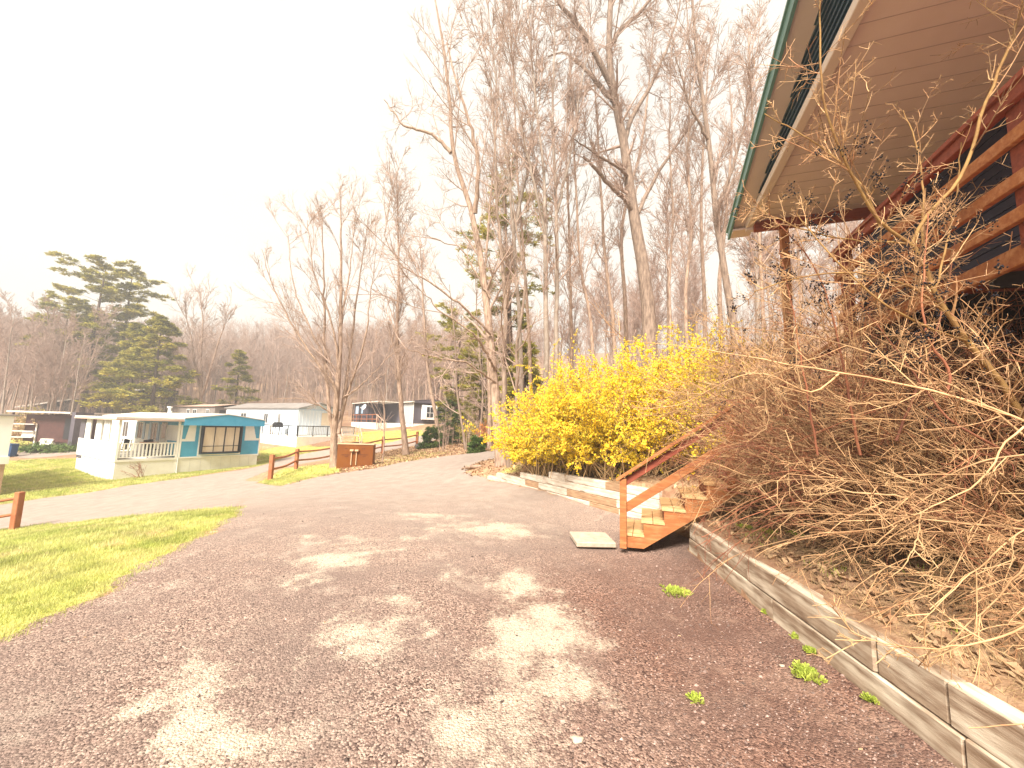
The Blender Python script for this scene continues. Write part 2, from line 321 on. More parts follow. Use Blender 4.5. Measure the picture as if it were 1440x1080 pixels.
def mk_nodes(m):
    t = m.node_tree; N, L = t.nodes, t.links; tc = N.new('ShaderNodeTexCoord')
    def noise(sc, det=5, r=.6):
        n = N.new('ShaderNodeTexNoise'); n.inputs['Scale'].default_value = sc; n.inputs['Detail'].default_value = det; n.inputs['Roughness'].default_value = r; L.new(tc.outputs['Object'], n.inputs['Vector']); return n.outputs[0]
    def vor(sc, out='Color'):
        n = N.new('ShaderNodeTexVoronoi'); n.inputs['Scale'].default_value = sc; L.new(tc.outputs['Object'], n.inputs['Vector']); return n.outputs[out]
    def rng(src, a, c, lo=0, hi=1):
        r = N.new('ShaderNodeMapRange'); r.inputs[1].default_value = a; r.inputs[2].default_value = c; r.inputs[3].default_value = lo; r.inputs[4].default_value = hi; L.new(src, r.inputs[0]); return r.outputs[0]
    def math_(op, a, b):
        r = N.new('ShaderNodeMath'); r.operation = op
        for i, q in enumerate((a, b)):
            if isinstance(q, (int, float)): r.inputs[i].default_value = q
            else: L.new(q, r.inputs[i])
        return r.outputs[0]
    def attr(n):
        a = N.new('ShaderNodeAttribute'); a.attribute_name = n; return a.outputs['Fac']
    def bump(hh, dist, prev=None):
        b = N.new('ShaderNodeBump'); b.inputs['Distance'].default_value = dist; L.new(hh, b.inputs['Height'])
        if prev is not None: L.new(prev, b.inputs['Normal'])
        return b.outputs[0]
    return N, L, noise, vor, rng, math_, attr, bump
gm = bpy.data.materials.new('earth_and_turf'); gm.use_nodes = True
N, L, noise, vor, rng, math_, attr, bump = mk_nodes(gm)
litter = ramp_mix(N, L, rng(noise(7), .35, .65), (.25, .13, .07), (.46, .33, .20)).outputs[0]
litter = ramp_mix(N, L, rng(noise(.25), .4, .6), litter, (.24, .135, .085)).outputs[0]
turf = ramp_mix(N, L, rng(noise(5), .35, .65), (.30, .31, .055), (.52, .46, .16)).outputs[0]
gf = rng(math_('ADD', attr('green'), math_('MULTIPLY', math_('SUBTRACT', noise(1.3), .5), .9)), .3, .6)
c = ramp_mix(N, L, gf, litter, turf).outputs[0]
b = N['Principled BSDF']; b.inputs['Roughness'].default_value = .95; b.inputs['Specular IOR Level'].default_value = .1; L.new(c, b.inputs['Base Color']); L.new(bump(noise(18), .03), b.inputs['Normal'])
ground = mesh('ground', gv, [gq], gm, smooth=True, attrs={'green': grn}); tag(ground, kind='structure')
# ---- driveway surface
dm = bpy.data.materials.new('worn_gravel_asphalt'); dm.use_nodes = True
N, L, noise, vor, rng, math_, attr, bump = mk_nodes(dm)
stone = ramp_mix(N, L, rng(vor(85), .2, .8), (.045, .023, .019), (.56, .405, .325)).outputs[0]
stone = ramp_mix(N, L, rng(noise(22, 4), .45, .7), stone, (.23, .145, .115)).outputs[0]
stone = ramp_mix(N, L, rng(noise(.9, 5), .35, .7), stone, (.19, .135, .115)).outputs[0]
stone = ramp_mix(N, L, rng(math_('ADD', noise(1.7, 8, .7), math_('MULTIPLY', noise(55, 2), .12)), .60, .74, 0, .55), stone, (.46, .37, .30)).outputs[0]
fars = ramp_mix(N, L, rng(noise(3), .35, .65), (.29, .23, .195), (.36, .295, .25)).outputs[0]
dk = ramp_mix(N, L, math_('MULTIPLY', attr('damp'), rng(noise(2.2, 5), .3, .6, .75, 1)), (1., 1., 1.), (.70, .55, .50)); mm = N.new('ShaderNodeMixRGB'); mm.blend_type = 'MULTIPLY'; mm.inputs[0].default_value = 1; L.new(stone, mm.inputs[1]); L.new(dk.outputs[0], mm.inputs[2]); stone = mm.outputs[0]
base = ramp_mix(N, L, math_('MULTIPLY', attr('worn'), .85), stone, fars).outputs[0]
sand = ramp_mix(N, L, rng(noise(60, 4, .75), .3, .7), (.34, .26, .20), (.66, .56, .44)).outputs[0]
pf = rng(math_('ADD', attr('patch'), math_('ADD', math_('ADD', math_('MULTIPLY', math_('SUBTRACT', noise(3.2, 7, .72), .5), 1.9), math_('MULTIPLY', math_('SUBTRACT', noise(.8, 3), .5), .6)), math_('MULTIPLY', math_('SUBTRACT', noise(40, 2), .5), 1.1))), .35, .88)
c = ramp_mix(N, L, pf, base, sand).outputs[0]
edge = rng(math_('ADD', attr('rim'), math_('MULTIPLY', math_('SUBTRACT', noise(6), .5), .5)), .5, .95)
c = ramp_mix(N, L, edge, c, (.34, .22, .15)).outputs[0]
b = N['Principled BSDF']; b.inputs['Roughness'].default_value = .85; b.inputs['Specular IOR Level'].default_value = .25; L.new(c, b.inputs['Base Color'])
L.new(bump(vor(85, 'Distance'), -.008, bump(noise(45, 5, .75), .014)), b.inputs['Normal'])
PATCH = [(720, 960, 36, 40, .7), (690, 1020, 60, 50, .55), (560, 905, 26, 22, .5), (610, 800, 46, 7, .5), (530, 772, 60, 7, .5), (770, 820, 14, 18, .6), (340, 985, 26, 30, .5), (590, 760, 50, 5, .5), (700, 860, 16, 10, .5), (265, 1040, 45, 90, 1), (330, 1060, 50, 45, 1), (255, 965, 30, 12, .8), (285, 925, 18, 10, .7), (510, 900, 60, 26, 1), (470, 915, 30, 12, .6), (600, 890, 10, 8, .8), (645, 1040, 55, 60, .95), (760, 900, 62, 42, 1), (790, 980, 60, 50, .75), (735, 830, 28, 22, .8), (720, 820, 30, 14, .8), (815, 985, 14, 14, 1.1),
 (700, 745, 45, 10, .9), (480, 790, 45, 10, .8), (560, 850, 40, 10, .7), (630, 818, 24, 10, .7), (640, 745, 60, 9, .5), (420, 820, 35, 8, .6), (600, 728, 80, 8, .5), (740, 1040, 40, 30, .55), (690, 895, 20, 8, .6), (470, 760, 60, 6, .5), (820, 860, 20, 10, .4)]
def surf(name, V, s, keepout, m, lift, worn):
    T = np.vstack([gq[:, [0, 1, 2]], gq[:, [0, 2, 3]]])
    V4 = np.column_stack([V, s, keepout if keepout is not None else np.full(len(V), -1.)])
    T = T[(s[T] < 0).any(1)]
    V2, T2 = clip(T, V4, V4[:, 3])
    if keepout is not None: V2, T2 = clip(T2, V2, V2[:, 4])
    V2, T2 = compact(V2, T2)
    x0_, y0_ = V2[:, 0], V2[:, 1]; x = x0_+hsh(x0_, y0_, 4.3)*.17+hsh(y0_, x0_, 10.7)*.08; y = y0_+hsh(y0_+2, x0_, 3.7)*.22+hsh(x0_+5, y0_, 11.3)*.09; patch = np.zeros(len(V2))
    for (px, py, rx, ry, w) in PATCH:
        c0 = G(px, py); ax = G(px+rx, py)-c0; ay = G(px, py-ry)-c0; ay2 = G(px, py+ry)-c0; ly = (np.hypot(*ay[:2])+np.hypot(*ay2[:2]))/2
        du = ((x-c0[0])*1.0)/np.hypot(*ax[:2]); dv = (y-c0[1])/ly
        du = du-(c0[0]/max(c0[1], 1))*(y-c0[1])/np.hypot(*ax[:2])
        patch = np.maximum(patch, w*np.clip(1.2-.62*np.hypot(du, dv), 0, 1.0))
    x, y = x0_, y0_; rim = np.clip(1+V2[:, 3]/.35, 0, 1)
    rim = np.where(x > 1.5, rim*.25, rim*.75)
    wn = np.clip((y-4)/5.5, 0, 1)*np.clip(1-(x+.2)*.22, .35, 1) if worn is None else np.full(len(V2), worn)
    o = mesh(name, V2[:, :3]+[0, 0, lift], [T2], m, smooth=True, attrs={'patch': patch, 'rim': rim, 'worn': wn, 'damp': np.clip((x+.5+.25*np.sin(y*2.1))/1.6, 0, 1)*np.clip((7.2-y)/2.5, 0, 1) if worn is None else np.zeros(len(x))}); return tag(o, kind='structure')
surf('driveway', gv, sD, None, dm, .006, None)
surf('lane', gv, sL, -sD, dm, .006, 1.)
# ------------------------------------------------------------------ plant engine
class LV:
    def __init__(s, p, r): s.p = np.asarray(p, float); s.r = np.asarray(r, float)
def unit(v): return v/np.maximum(np.linalg.norm(v, axis=-1, keepdims=True), 1e-9)
def run(rng, P, D, Ln, r0, r1, N, wander, upb):
    m = len(P); pts = np.empty((m, N, 3)); pts[:, 0] = P; d = unit(D); st = (Ln/(N-1))[:, None]
    for i in range(1, N):
        d = unit(d+rng.normal(0, wander, (m, 3))+np.array([0, 0, 1.])*upb); pts[:, i] = pts[:, i-1]+d*st
    t = np.linspace(0, 1, N)[None]; rad = r0[:, None]*(1-t)+r1[:, None]*t
    return LV(pts, rad)
def sprout(rng, lv, k, t0=.3, t1=1., ang=45, angv=12, lr=.45, taper=.5, rr=.6, rmin=.004, N=5, wander=.08, upb=.03, lmax=99, lmin=.0):
    M_, Np = lv.p.shape[:2]; idx = np.repeat(np.arange(M_), k); n = len(idx); t = rng.uniform(t0, t1, n)
    f = t*(Np-1); i0 = np.minimum(f.astype(int), Np-2); w = (f-i0)[:, None]
    a = lv.p[idx, i0]; b = lv.p[idx, i0+1]; P = a+(b-a)*w; tg = unit(b-a)
    pr = lv.r[idx, i0]*(1-w[:, 0])+lv.r[idx, i0+1]*w[:, 0]
    pl = np.linalg.norm(np.diff(lv.p, axis=1), axis=2).sum(1)[idx]
    q = unit(np.cross(tg, rng.normal(0, 1, (n, 3)))); an = np.radians(rng.normal(ang, angv, n))[:, None]
    D = tg*np.cos(an)+q*np.sin(an)
    Ln = np.clip(pl*lr*(1-taper*t)*rng.uniform(.55, 1.35, n), lmin, lmax)
    r0 = np.maximum(pr*rr*rng.uniform(.6, 1.1, n), rmin); return run(rng, P, D, Ln, r0, np.maximum(r0*.35, rmin*.7), N, wander, upb)
def tube(levels, sides):
    """levels: list of LV; sides per level -> verts, quads, tint"""
    Vs, Qs, Ts = [], [], []; n = 0
    for lv, k in zip(levels, sides):
        p = lv.p; m, N_ = p.shape[:2]
        tg = np.gradient(p, axis=1); tg = unit(tg)
        ref = np.where(np.abs(tg[:, :1, 2:3]) > .8, np.array([1., .2, 0]), np.array([.1, .2, 1.])); x = unit(np.cross(tg, np.broadcast_to(ref, tg.shape))); y = np.cross(tg, x)
        a = np.arange(k)/k*2*math.pi
        ring = p[:, :, None]+lv.r[:, :, None, None]*(np.cos(a)[:, None]*x[:, :, None]+np.sin(a)[:, None]*y[:, :, None])
        Vs.append(ring.reshape(-1, 3)); base = n+(np.arange(m)[:, None]*N_+np.arange(N_-1)[None])*k
        j = np.arange(k); j2 = (j+1) % k; b = base[:, :, None]
        Qs.append(np.stack([b+j, b+j2, b+k+j2, b+k+j], -1).reshape(-1, 4)); n += m*N_*k
        Ts.append(np.repeat(np.random.default_rng(m).random(m), N_*k))
    return np.vstack(Vs), np.vstack(Qs), np.concatenate(Ts)
def tubes(name, levels, sides, m, parent=None):
    v, q, t = tube(levels, sides); return mesh(name, v, [q], m, parent, smooth=True, tint=t)
def spline(ctrl, r0, r1, N=16, wob=.0, rng=None, flare=0):
    """ctrl list of xyz -> LV of one limb"""
    c = np.array(ctrl, float); d = np.concatenate([[0], np.cumsum(np.linalg.norm(np.diff(c, axis=0), axis=1))]); t = np.linspace(0, d[-1], N)
    p = np.stack([np.interp(t, d, c[:, i]) for i in range(3)], 1)
    for _ in range(2): p[1:-1] = (p[:-2]+2*p[1:-1]+p[2:])/4
    if rng is not None: p[1:-1] += rng.normal(0, wob, (N-2, 3))
    s = np.linspace(0, 1, N); r = r0+(r1-r0)*s; r = r*(1+flare*np.exp(-s*22)); return LV(p[None], r[None])
def cat(lvs): return LV(np.vstack([l.p for l in lvs]), np.vstack([l.r for l in lvs]))
def bare_tree(seed, h, r, spread=.42, ang=42, k=(15, 7, 5, 3), t0=.22, lean=(0, 0), rmin=.006, upb=.05, wander=.05, base=(0, 0, 0), mt='bark', mc='twig', name='bare_tree', label=None, cat_='tree', group=None, twolead=0):
    g = np.random.default_rng(seed); root = empty(name, base, 0, label, cat_, group)
    tr = run(g, np.array([[0, 0, -.15]]), np.array([[lean[0], lean[1], 1.]]), np.array([h]), np.array([r]), np.array([r*.12]), 14, wander*.6, .03)
    tr.r[0, 0] *= 1.35
    stems = [tr]
    if twolead: stems.append(sprout(g, tr, twolead, .02, .3, 16, 5, .85, .1, .75, .02, 14, wander*.5, .05))
    T = cat(stems)
    l1 = sprout(g, T, k[0], t0, .97, ang, 9, spread, .62, .42, rmin*1.6, 9, wander, upb)
    l2 = sprout(g, l1, k[1], .2, 1, 36, 10, .5, .5, .5, rmin*1.2, 6, wander*1.4, upb)
    L_ = [l1, l2]; sd = [5, 4]; cur = l2
    for kk in k[2:]:
        cur = sprout(g, cur, kk, .2, 1, 36, 12, .5, .4, .55, rmin, 4, .1, upb); L_.append(cur); sd.append(3)
    tubes('trunk', [T], [9], M[mt], root); tubes('crown', L_, sd, M[mc], root)
    return root
def blades(rng, P, size, width, up=1., droop=.3):
    n = len(P); a = rng.uniform(0, 2*math.pi, n); hx = np.stack([np.cos(a), np.sin(a), np.zeros(n)], 1)
    ln = (size*rng.uniform(.5, 1.3, n))[:, None]; tip = P+hx*ln*rng.uniform(0, droop*2, (n, 1))+np.array([0, 0, 1.])*ln*up
    s = np.cross(hx, [0, 0, 1.])*width*rng.uniform(.6, 1.2, (n, 1)); v = np.stack([P-s, P+s, tip], 1).reshape(-1, 3)
    return v, np.arange(3*n).reshape(-1, 3), np.repeat(rng.random(n), 3)
def flat_bits(rng, P, size, tilt=.5):
    """small randomly turned quads lying about (leaves)"""
    n = len(P); a = rng.uniform(0, 6.3, n); x = np.stack([np.cos(a), np.sin(a), rng.normal(0, tilt, n)], 1); y = np.stack([-np.sin(a), np.cos(a), rng.normal(0, tilt, n)], 1)
    s = (size*rng.uniform(.5, 1.3, n))[:, None]; v = np.stack([P-x*s, P-y*s*.55, P+x*s*1.1, P+y*s*.6+[0, 0, .2]*s], 1).reshape(-1, 3)
    return v, np.arange(4*n).reshape(-1, 4), np.repeat(rng.random(n), 4)
def tufts(rng, C, D, n, size, width, spread=.8):
    """n blades fanning from each centre C round direction D"""
    m = len(C); c = np.repeat(C, n, 0); d = unit(np.repeat(D, n, 0)+rng.normal(0, spread, (m*n, 3))); s = unit(np.cross(d, rng.normal(0, 1, (m*n, 3))))*width
    ln = (size*rng.uniform(.6, 1.2, m*n))[:, None]; v = np.stack([c-s*.4, c+s*.4, c+d*ln+s, c+d*ln-s], 1).reshape(-1, 3)
    return v, np.arange(4*m*n).reshape(-1, 4), np.repeat(np.repeat(rng.random(m), n), 4)
def pine(seed, h, r, base, label, lo=.25, blen=.28, nb=70, mt='bark_pine', mn='needle', name='pine_tree', size=.38, droop=-.02, group=None, cone=1., lean=(0, 0), dens=16, holes=0, width=.035):
    g = np.random.default_rng(seed); root = empty(name, base, 0, label, 'tree', group)
    tr = run(g, np.array([[0, 0, -.15]]), np.array([[lean[0], lean[1], 1.]]), np.array([h]), np.array([r]), np.array([r*.1]), 14, .015, .05)
    # whorls
    t = np.linspace(lo, .985, nb)+g.normal(0, .006, nb); t = np.clip(t, lo, .99)
    if holes: t = t[g.random(len(t)) > .12]
    f = t*13; i0 = np.minimum(f.astype(int), 12); P = tr.p[0, i0]+(tr.p[0, i0+1]-tr.p[0, i0])*(f-i0)[:, None]
    az = np.arange(len(t))*2.4+g.normal(0, .5, len(t)); el = .05+.5*t**3+g.normal(0, .08, len(t))
    uu = np.clip((1.02-t)/(1-lo), 0, 1); Ln = h*blen*(uu**(.8*cone) if not holes else np.sin(np.clip(uu*1.1+.22, 0, 1)*2.6)**.8)*g.uniform(.4, 1.2, len(t))
    D = np.stack([np.cos(az)*np.cos(el), np.sin(az)*np.cos(el), np.sin(el)], 1)
    b = run(g, P, D, Ln+.2, np.maximum(r*.22*(1.05-t), .02), np.full(len(t), .008), 8, .05, droop)
    b2 = sprout(g, b, 8, .3, 1, 48, 10, .42, .5, .5, .008, 5, .06, .02)
    b2.p[:, :, 2] = b2.p[:, :1, 2]+(b2.p[:, :, 2]-b2.p[:, :1, 2])*.35
    tubes('trunk', [tr], [9], M[mt], root); tubes('branches', [b, b2], [4, 3], M[mt], root)
    cs, ds = [], []
    for lv, k in ((b, dens//3), (b2, dens//4)):
        m, N_ = lv.p.shape[:2]; u = g.uniform(.35, 1., (m, k)); ff = u*(N_-1); i = np.minimum(ff.astype(int), N_-2); w = (ff-i)[..., None]; ar = np.arange(m)[:, None]
        A = lv.p[ar, i]; B = lv.p[ar, i+1]; cs.append((A+(B-A)*w).reshape(-1, 3)); ds.append((unit(B-A)*.7+[0, 0, .35]).reshape(-1, 3))
    C = np.vstack(cs); Dd = np.vstack(ds); C = C+g.normal(0, .05, C.shape)
    v, q, tt = tufts(g, C, Dd, 9, size, width, .65); v = v.reshape(-1, 4, 3); cc = np.repeat(C, 9, 0)[:, None]; v = (cc+(v-cc)*[1, 1, .5]).reshape(-1, 3)
    # light on the upper sprays comes from the sky; tint only varies tree by tree and spray by spray
    mesh('needles', v, [q], M[mn], root, tint=tt)
    return root
# ------------------------------------------------------------------ the house on the right: porch roof, gable, deck, railing
DD = np.array([.33, .944, 0]); DD /= np.linalg.norm(DD); NN = np.array([DD[1], -DD[0], 0])     # along the porch (away), across it (to the right)
A0 = np.array([3.91, 6.19, 0.])
house = empty('porch_house', (A0[0], A0[1], 0), math.atan2(DD[1], DD[0])-math.pi/2, 'raised house with tan porch ceiling, blue-green gable and red-stained deck railing above the brush', 'house')
# local frame of the house: x across (right), y along (away from the camera), origin below the ceiling's far outer corner
CZ = 5.10; NEAR = -5.0
MB().box(.08, 2.06, NEAR, -.02, CZ, CZ+.02).build('porch_ceiling', M['soffit'], house)
g_ = MB()
for i in range(23):                                     # the joints between the soffit boards, as narrow proud ribs
    y = -.28-i*.21
    g_.box(.09, 2.05, y-.003, y+.003, CZ-.004, CZ+.001)
g_.build('ceiling_joints', mat('soffit_joint', (.42, .31, .27), .7), house)
MB().box(-.02, .08, NEAR, .02, CZ-.05, CZ+.05).build('ceiling_trim', M['trim_tan'], house, .006)
MB().box(.08, 1.95, -.14, -.05, CZ-.16, CZ).build('porch_beam', M['stain_dark'], house, .005)
MB().box(-.02, 2.06, -.045, .03, CZ-.10, CZ-.052).box(.06, 2.2, -.044, .0, CZ-.052, CZ+.3).build('beam_trim', M['trim_tan'], house)
SL = .235
def rz_(y): return CZ+.05+SL*(-y)
# gable infill of ribbed metal between the ceiling edge and the rising rake
gb = MB()
for i in range(24):                                     # lapped metal boards running along the gable, each cut short by the rake
    z0 = CZ+.055+i*.085
    for (za, zb, x) in ((z0, z0+.055, .045), (z0+.055, z0+.085, .02)):
        ya = -max(za-CZ-.05, 0)/SL-.02; yb = -max(zb-CZ-.05, 0)/SL-.02
        gb.add([(x, ya, za), (x, NEAR, za), (x, NEAR, zb), (x, yb, zb)], [[0, 1, 2, 3]])
        gb.add([(.02, ya, za), (.02, NEAR, za), (.045, NEAR, za), (.045, ya, za)], [[0, 1, 2, 3]])
gb.build('gable_panel', M['corr'], house)
def slab(mb, x0, x1, y0, y1, dz0, dz1):
    z = lambda y, dz: rz_(y)+dz
    mb.add([(x0, y0, z(y0, dz0)), (x1, y0, z(y0, dz0)), (x1, y1, z(y1, dz0)), (x0, y1, z(y1, dz0)), (x0, y0, z(y0, dz1)), (x1, y0, z(y0, dz1)), (x1, y1, z(y1, dz1)), (x0, y1, z(y1, dz1))], BXF); return mb
slab(MB(), -.20, .06, NEAR, .30, .0, .05).build('rake_soffit', M['soffit'], house)
slab(MB(), -.235, -.20, NEAR, .32, -.035, .12).build('rake_fascia', M['green'], house)
slab(MB(), -.255, 3.2, NEAR, .36, .122, .150).build('roof', M['green'], house)
MB().box(-.20, .10, .02, .30, CZ-.045, CZ-.012).build('corner_soffit', M['soffit'], house)
HW = 1.93   # house wall
wl = MB().box(HW, HW+.2, NEAR, 1.0, .6, CZ+.02); wl.build('wall', M['navy'], house)
MB().box(HW+.2, 5, .8, 1.0, .6, CZ+1.0).build('end_wall', M['navy'], house)
sb = MB()
for i in range(20): sb.box(HW-.012, HW, NEAR, 1.0, 2.9+i*.11, 2.9+i*.11+.012)
sb.build('siding_laps', M['navy'], house)
MB().box(HW-.03, HW-.001, .92, 1.0, 2.2, CZ).build('corner_trim', M['trim_tan'], house)
# deck
RX = .50; Y1 = -1.86        # rail line, far end of the railing
MB().box(RX-.02, RX+.02, NEAR, Y1, 2.655, 2.775).build('deck_fascia', M['stain'], house, .004)
MB().box(RX+.02, HW-.03, NEAR, Y1, 2.70, 2.735).build('deck_floor', M['stain_dark'], house)
jj = MB()
for i in range(6): jj.box(RX+.021, HW-.03, -2.0-i*.45, -1.96-i*.45, 2.60, 2.699)
jj.build('deck_joists', M['under'], house)
rl = [(3.62, .09), (3.30, .09), (3.05, .09), (2.86, .09)]
for i, zc in enumerate((3.66, 3.415, 3.145, 2.935)):
    MB().box(RX-.065, RX-.025, NEAR, Y1+.02, zc-.042, zc+.042).build('rail', M['stain_dark'] if i == 0 else M['stain'], house, .004)
MB().box(RX-.09, RX+.08, NEAR, Y1+.06, 3.70, 3.74).build('top_rail', M['stain_dark'], house, .004)
for y in (Y1-.06, -4.12):
    MB().box(RX-.02, RX+.07, y-.05, y+.05, 2.74, 3.70).build('railing_post', M['stain_dark'], house, .004)
for x, y in ((RX+.02, -.02), (1.7, -2.6), (1.7, -4.6)):
    wx, wy = (A0+NN*x+DD*y)[:2]
    MB().box(x-.055, x+.055, y-.055, y+.055, H1(wx, wy)-.2, (CZ-.05 if y > -1 else 2.5)).build('porch_post', M['stain'], house, .004)
MB().box(HW-.02, HW-.001, NEAR, .95, .5, 2.70).build('skirting', M['under'], house)
# a lamp-white downspout piece seen between the rails
MB().box(1.83, 1.90, -2.35, -2.28, 2.74, CZ).build('downspout', M['trim_tan'], house, .01)
# ------------------------------------------------------------------ wooden stairs
SX, SY, RUN, RISE, NST, SW = 1.60, 5.50, .263, .188, 13, .92

st = empty('wooden_staircase', (SX, SY, 0), math.atan2(-DD[0], DD[1]), 'orange-stained wooden staircase with one handrail climbing from the drive', 'staircase')
def stringer(y0, y1):
    p = [(0, .0), (.16, 0), (NST*RUN+.1, (NST-.6)*RISE-.08), (NST*RUN+.1, NST*RISE-.04)]
    for i in range(NST, 0, -1): p += [(i*RUN-.02, i*RISE-.035), ((i-1)*RUN-.0, i*RISE-.035)]
    return p
def stringer_mb(y0, y1):
    m = MB()
    for i in range(NST):      # one column of the stringer per step, saw-toothed above, straight below
        xa, xb = i*RUN, (i+1)*RUN; lo = lambda x: max(0, (x-.19)*RISE/RUN-.045)
        zt = (i+1)*RISE-.035
        m.prism([(xa, lo(xa)), (xb, lo(xb)), (xb, zt), (xa, zt)], 1, y0, y1)
    return m
for y0 in (0, SW-.04):
    o = stringer_mb(y0, y0+.04).build('stringer', M['stain'], st)
    bm = bmesh.new(); bm.from_mesh(o.data); bmesh.ops.remove_doubles(bm, verts=bm.verts, dist=.0005)
    fs = [f for f in bm.faces if all(len([g for g in v.link_faces]) for v in f.verts) and False]; bm.to_mesh(o.data); bm.free()
for i in range(NST):
    z = (i+1)*RISE; t_ = MB().box(i*RUN-.03, i*RUN+.118, -.012, SW+.012, z-.033, z).box(i*RUN+.124, i*RUN+.272, -.012, SW+.012, z-.034, z-.001)
    t_.build('tread', M['tread'], st, .004)
    MB().box(i*RUN+.002, i*RUN+.02, .042, SW-.042, z-RISE+.001, z-.036).build('riser', M['stain_dark'], st)
pz = lambda x: x*RISE/RUN
for x, h in ((.0, .93), (1.33, .95)):
    MB().box(x-.045 if x else -.045, x+.045, -.088, -.002, pz(x)-(0 if not x else .05), pz(x)+h).build('newel_post', M['stain'], st, .004)
MB().bar((-.09, -.045, pz(-.09)+.965), (3.6, -.045, pz(3.6)+.965), .14, .036).build('handrail', M['stain'], st, .004)
MB().bar((.0, -.02, .86), (3.6, -.02, pz(3.6)+.86), .035, .09).build('upper_rail', M['stain_dark'], st, .004)
MB().bar((.02, -.018, .52), (3.6, -.018, pz(3.6)+.52), .035, .11).build('mid_rail', M['stain'], st, .004)
MB().box(NST*RUN-.1, NST*RUN+.42, -.05, SW+.05, NST*RISE-.05, NST*RISE+.001).build('landing', M['stain_dark'], st)
pd = MB().box(0, .56, 0, .56, -.05, .022).build('concrete_pad', M['concrete'], None, .012); pd.location = (.97, 5.58, 0); pd.rotation_euler[2] = .03
tag(pd, 'pale square concrete slab lying at the foot of the wooden stairs', 'concrete slab')
# ------------------------------------------------------------------ timber retaining walls
def wall_along(root, path, courses, mats, th=.16, seed=1, hh=.148, batter=.012):
    g = np.random.default_rng(seed); path = np.array(path, float); d = np.concatenate([[0], np.cumsum(np.hypot(*np.diff(path, axis=0).T))])
    def pt(s): return np.array([np.interp(s, d, path[:, 0]), np.interp(s, d, path[:, 1])])
    for ci, (s0, s1, cuts) in enumerate(courses):
        s1 = min(s1, d[-1])
        cc = [s0]+[c for c in cuts if s0 < c < s1]+[s1]
        for a, b in zip(cc[:-1], cc[1:]):
            br = [a]+[q for q in d[1:-1] if a+.25 < q < b-.25]+[b]
            for a2, b2 in zip(br[:-1], br[1:]):
                p, q = pt(a2), pt(b2); L_ = np.hypot(*(q-p)); nrm = np.array([q[1]-p[1], -(q[0]-p[0])])/L_    # towards the bank (right of the path)
                o = MB().box(.003, L_-.004, -th, 0, 0, hh-.004).build('timber', M[mats[g.integers(len(mats))]], root, .008)
                me = o.data; co = np.empty(len(me.vertices)*3, np.float32); me.vertices.foreach_get('co', co)
                off = ci*batter+g.normal(0, .004)
                o.location = (p[0]+nrm[0]*off, p[1]+nrm[1]*off, ci*hh-.02+g.normal(0, .002)); o.rotation_euler = (g.normal(0, .006), g.normal(0, .0015), math.atan2(q[1]-p[1], q[0]-p[0]))
w1 = empty('timber_retaining_wall', (0, 0, 0), 0, 'weathered grey-brown timber retaining wall running from the stairs past the brush', 'retaining wall')
wall_along(w1, WALL, [(0, 99, [1.2, 3.5, 5.0]), (0, 99, [2.35, 3.98, 5.4])], ['timber'], .20, 3, .212)
def fixlen(): pass
w2 = empty('timber_retaining_wall', (0, 0, 0), 0, 'whitish stepped timber retaining wall below the yellow forsythia', 'retaining wall')
tot2 = float(np.hypot(*np.diff(WALL2, axis=0).T).sum())
wall_along(w2, WALL2, [(0, tot2, [1.6, 3.0, 4.4]), (0, tot2-.5, [.9, 2.3, 3.9]), (0, tot2-1.7, [1.9, 3.2]), (0, tot2-2.9, [1.2, 2.4])], ['timber_white', 'timber_white', 'timber_white', 'timber_brown'], .16, 5)
# ------------------------------------------------------------------ mobile homes and sheds
def frame(px, py, y, ux, uy):
    p = at(px, py, y); a = math.atan2(uy, ux); return p, a
def win(root, x0, x1, y, z0, z1, axis, sgn, fr='white', gl='glass', mull=1, proud=.03):
    """window on a wall: axis 'u' = wall runs along local x at y; 'v' = wall runs along local y at x=y"""
    def bx(m, a0, a1, c0, c1, z0, z1):
        c0, c1 = sorted((y+sgn*c0, y+sgn*c1))
        return m.box(a0, a1, c0, c1, z0, z1) if axis == 'u' else m.box(c0, c1, a0, a1, z0, z1)
    m = MB(); t = .06
    bx(m, x0-t, x0, 0.001, proud, z0-t, z1+t); bx(m, x1, x1+t, 0.001, proud, z0-t, z1+t); bx(m, x0, x1, 0.001, proud, z0-t, z0); bx(m, x0, x1, 0.001, proud, z1, z1+t)
    for i in range(mull): xm = x0+(x1-x0)*(i+1)/(mull+1); bx(m, xm-.02, xm+.02, 0.001, proud, z0, z1)
    o = m.build('window', M[fr], root); bx(MB(), x0, x1, .001, .012, z0, z1).build('pane', M[gl], o); return o
def ladder(m, a0, a1, x, z0, z1, axis, step=.13, w=.035, solid=None):
    n = max(1, int((a1-a0)/step))
    for i in range(n+1):
        c = a0+(a1-a0)*i/n
        if axis == 'u': m.box(c-w/2, c+w/2, x-.02, x+.02, z0, z1)
        else: m.box(x-.02, x+.02, c-w/2, c+w/2, z0, z1)
    return m
def gable_roof(root, x0, x1, y0, y1, z, rise, m, over=.2, th=.08, name='roof'):
    xm = (x0+x1)/2
    p = [(x0-over, z), (xm, z+rise), (x1+over, z), (x1+over, z+th), (xm, z+rise+th), (x0-over, z+th)]
    MB().prism([p[0], p[1], p[4], p[5]], 1, y0, y1).build(name, M[m], root)
    MB().prism([p[1], p[2], p[3], p[4]], 1, y0, y1).build(name, M[m], root)
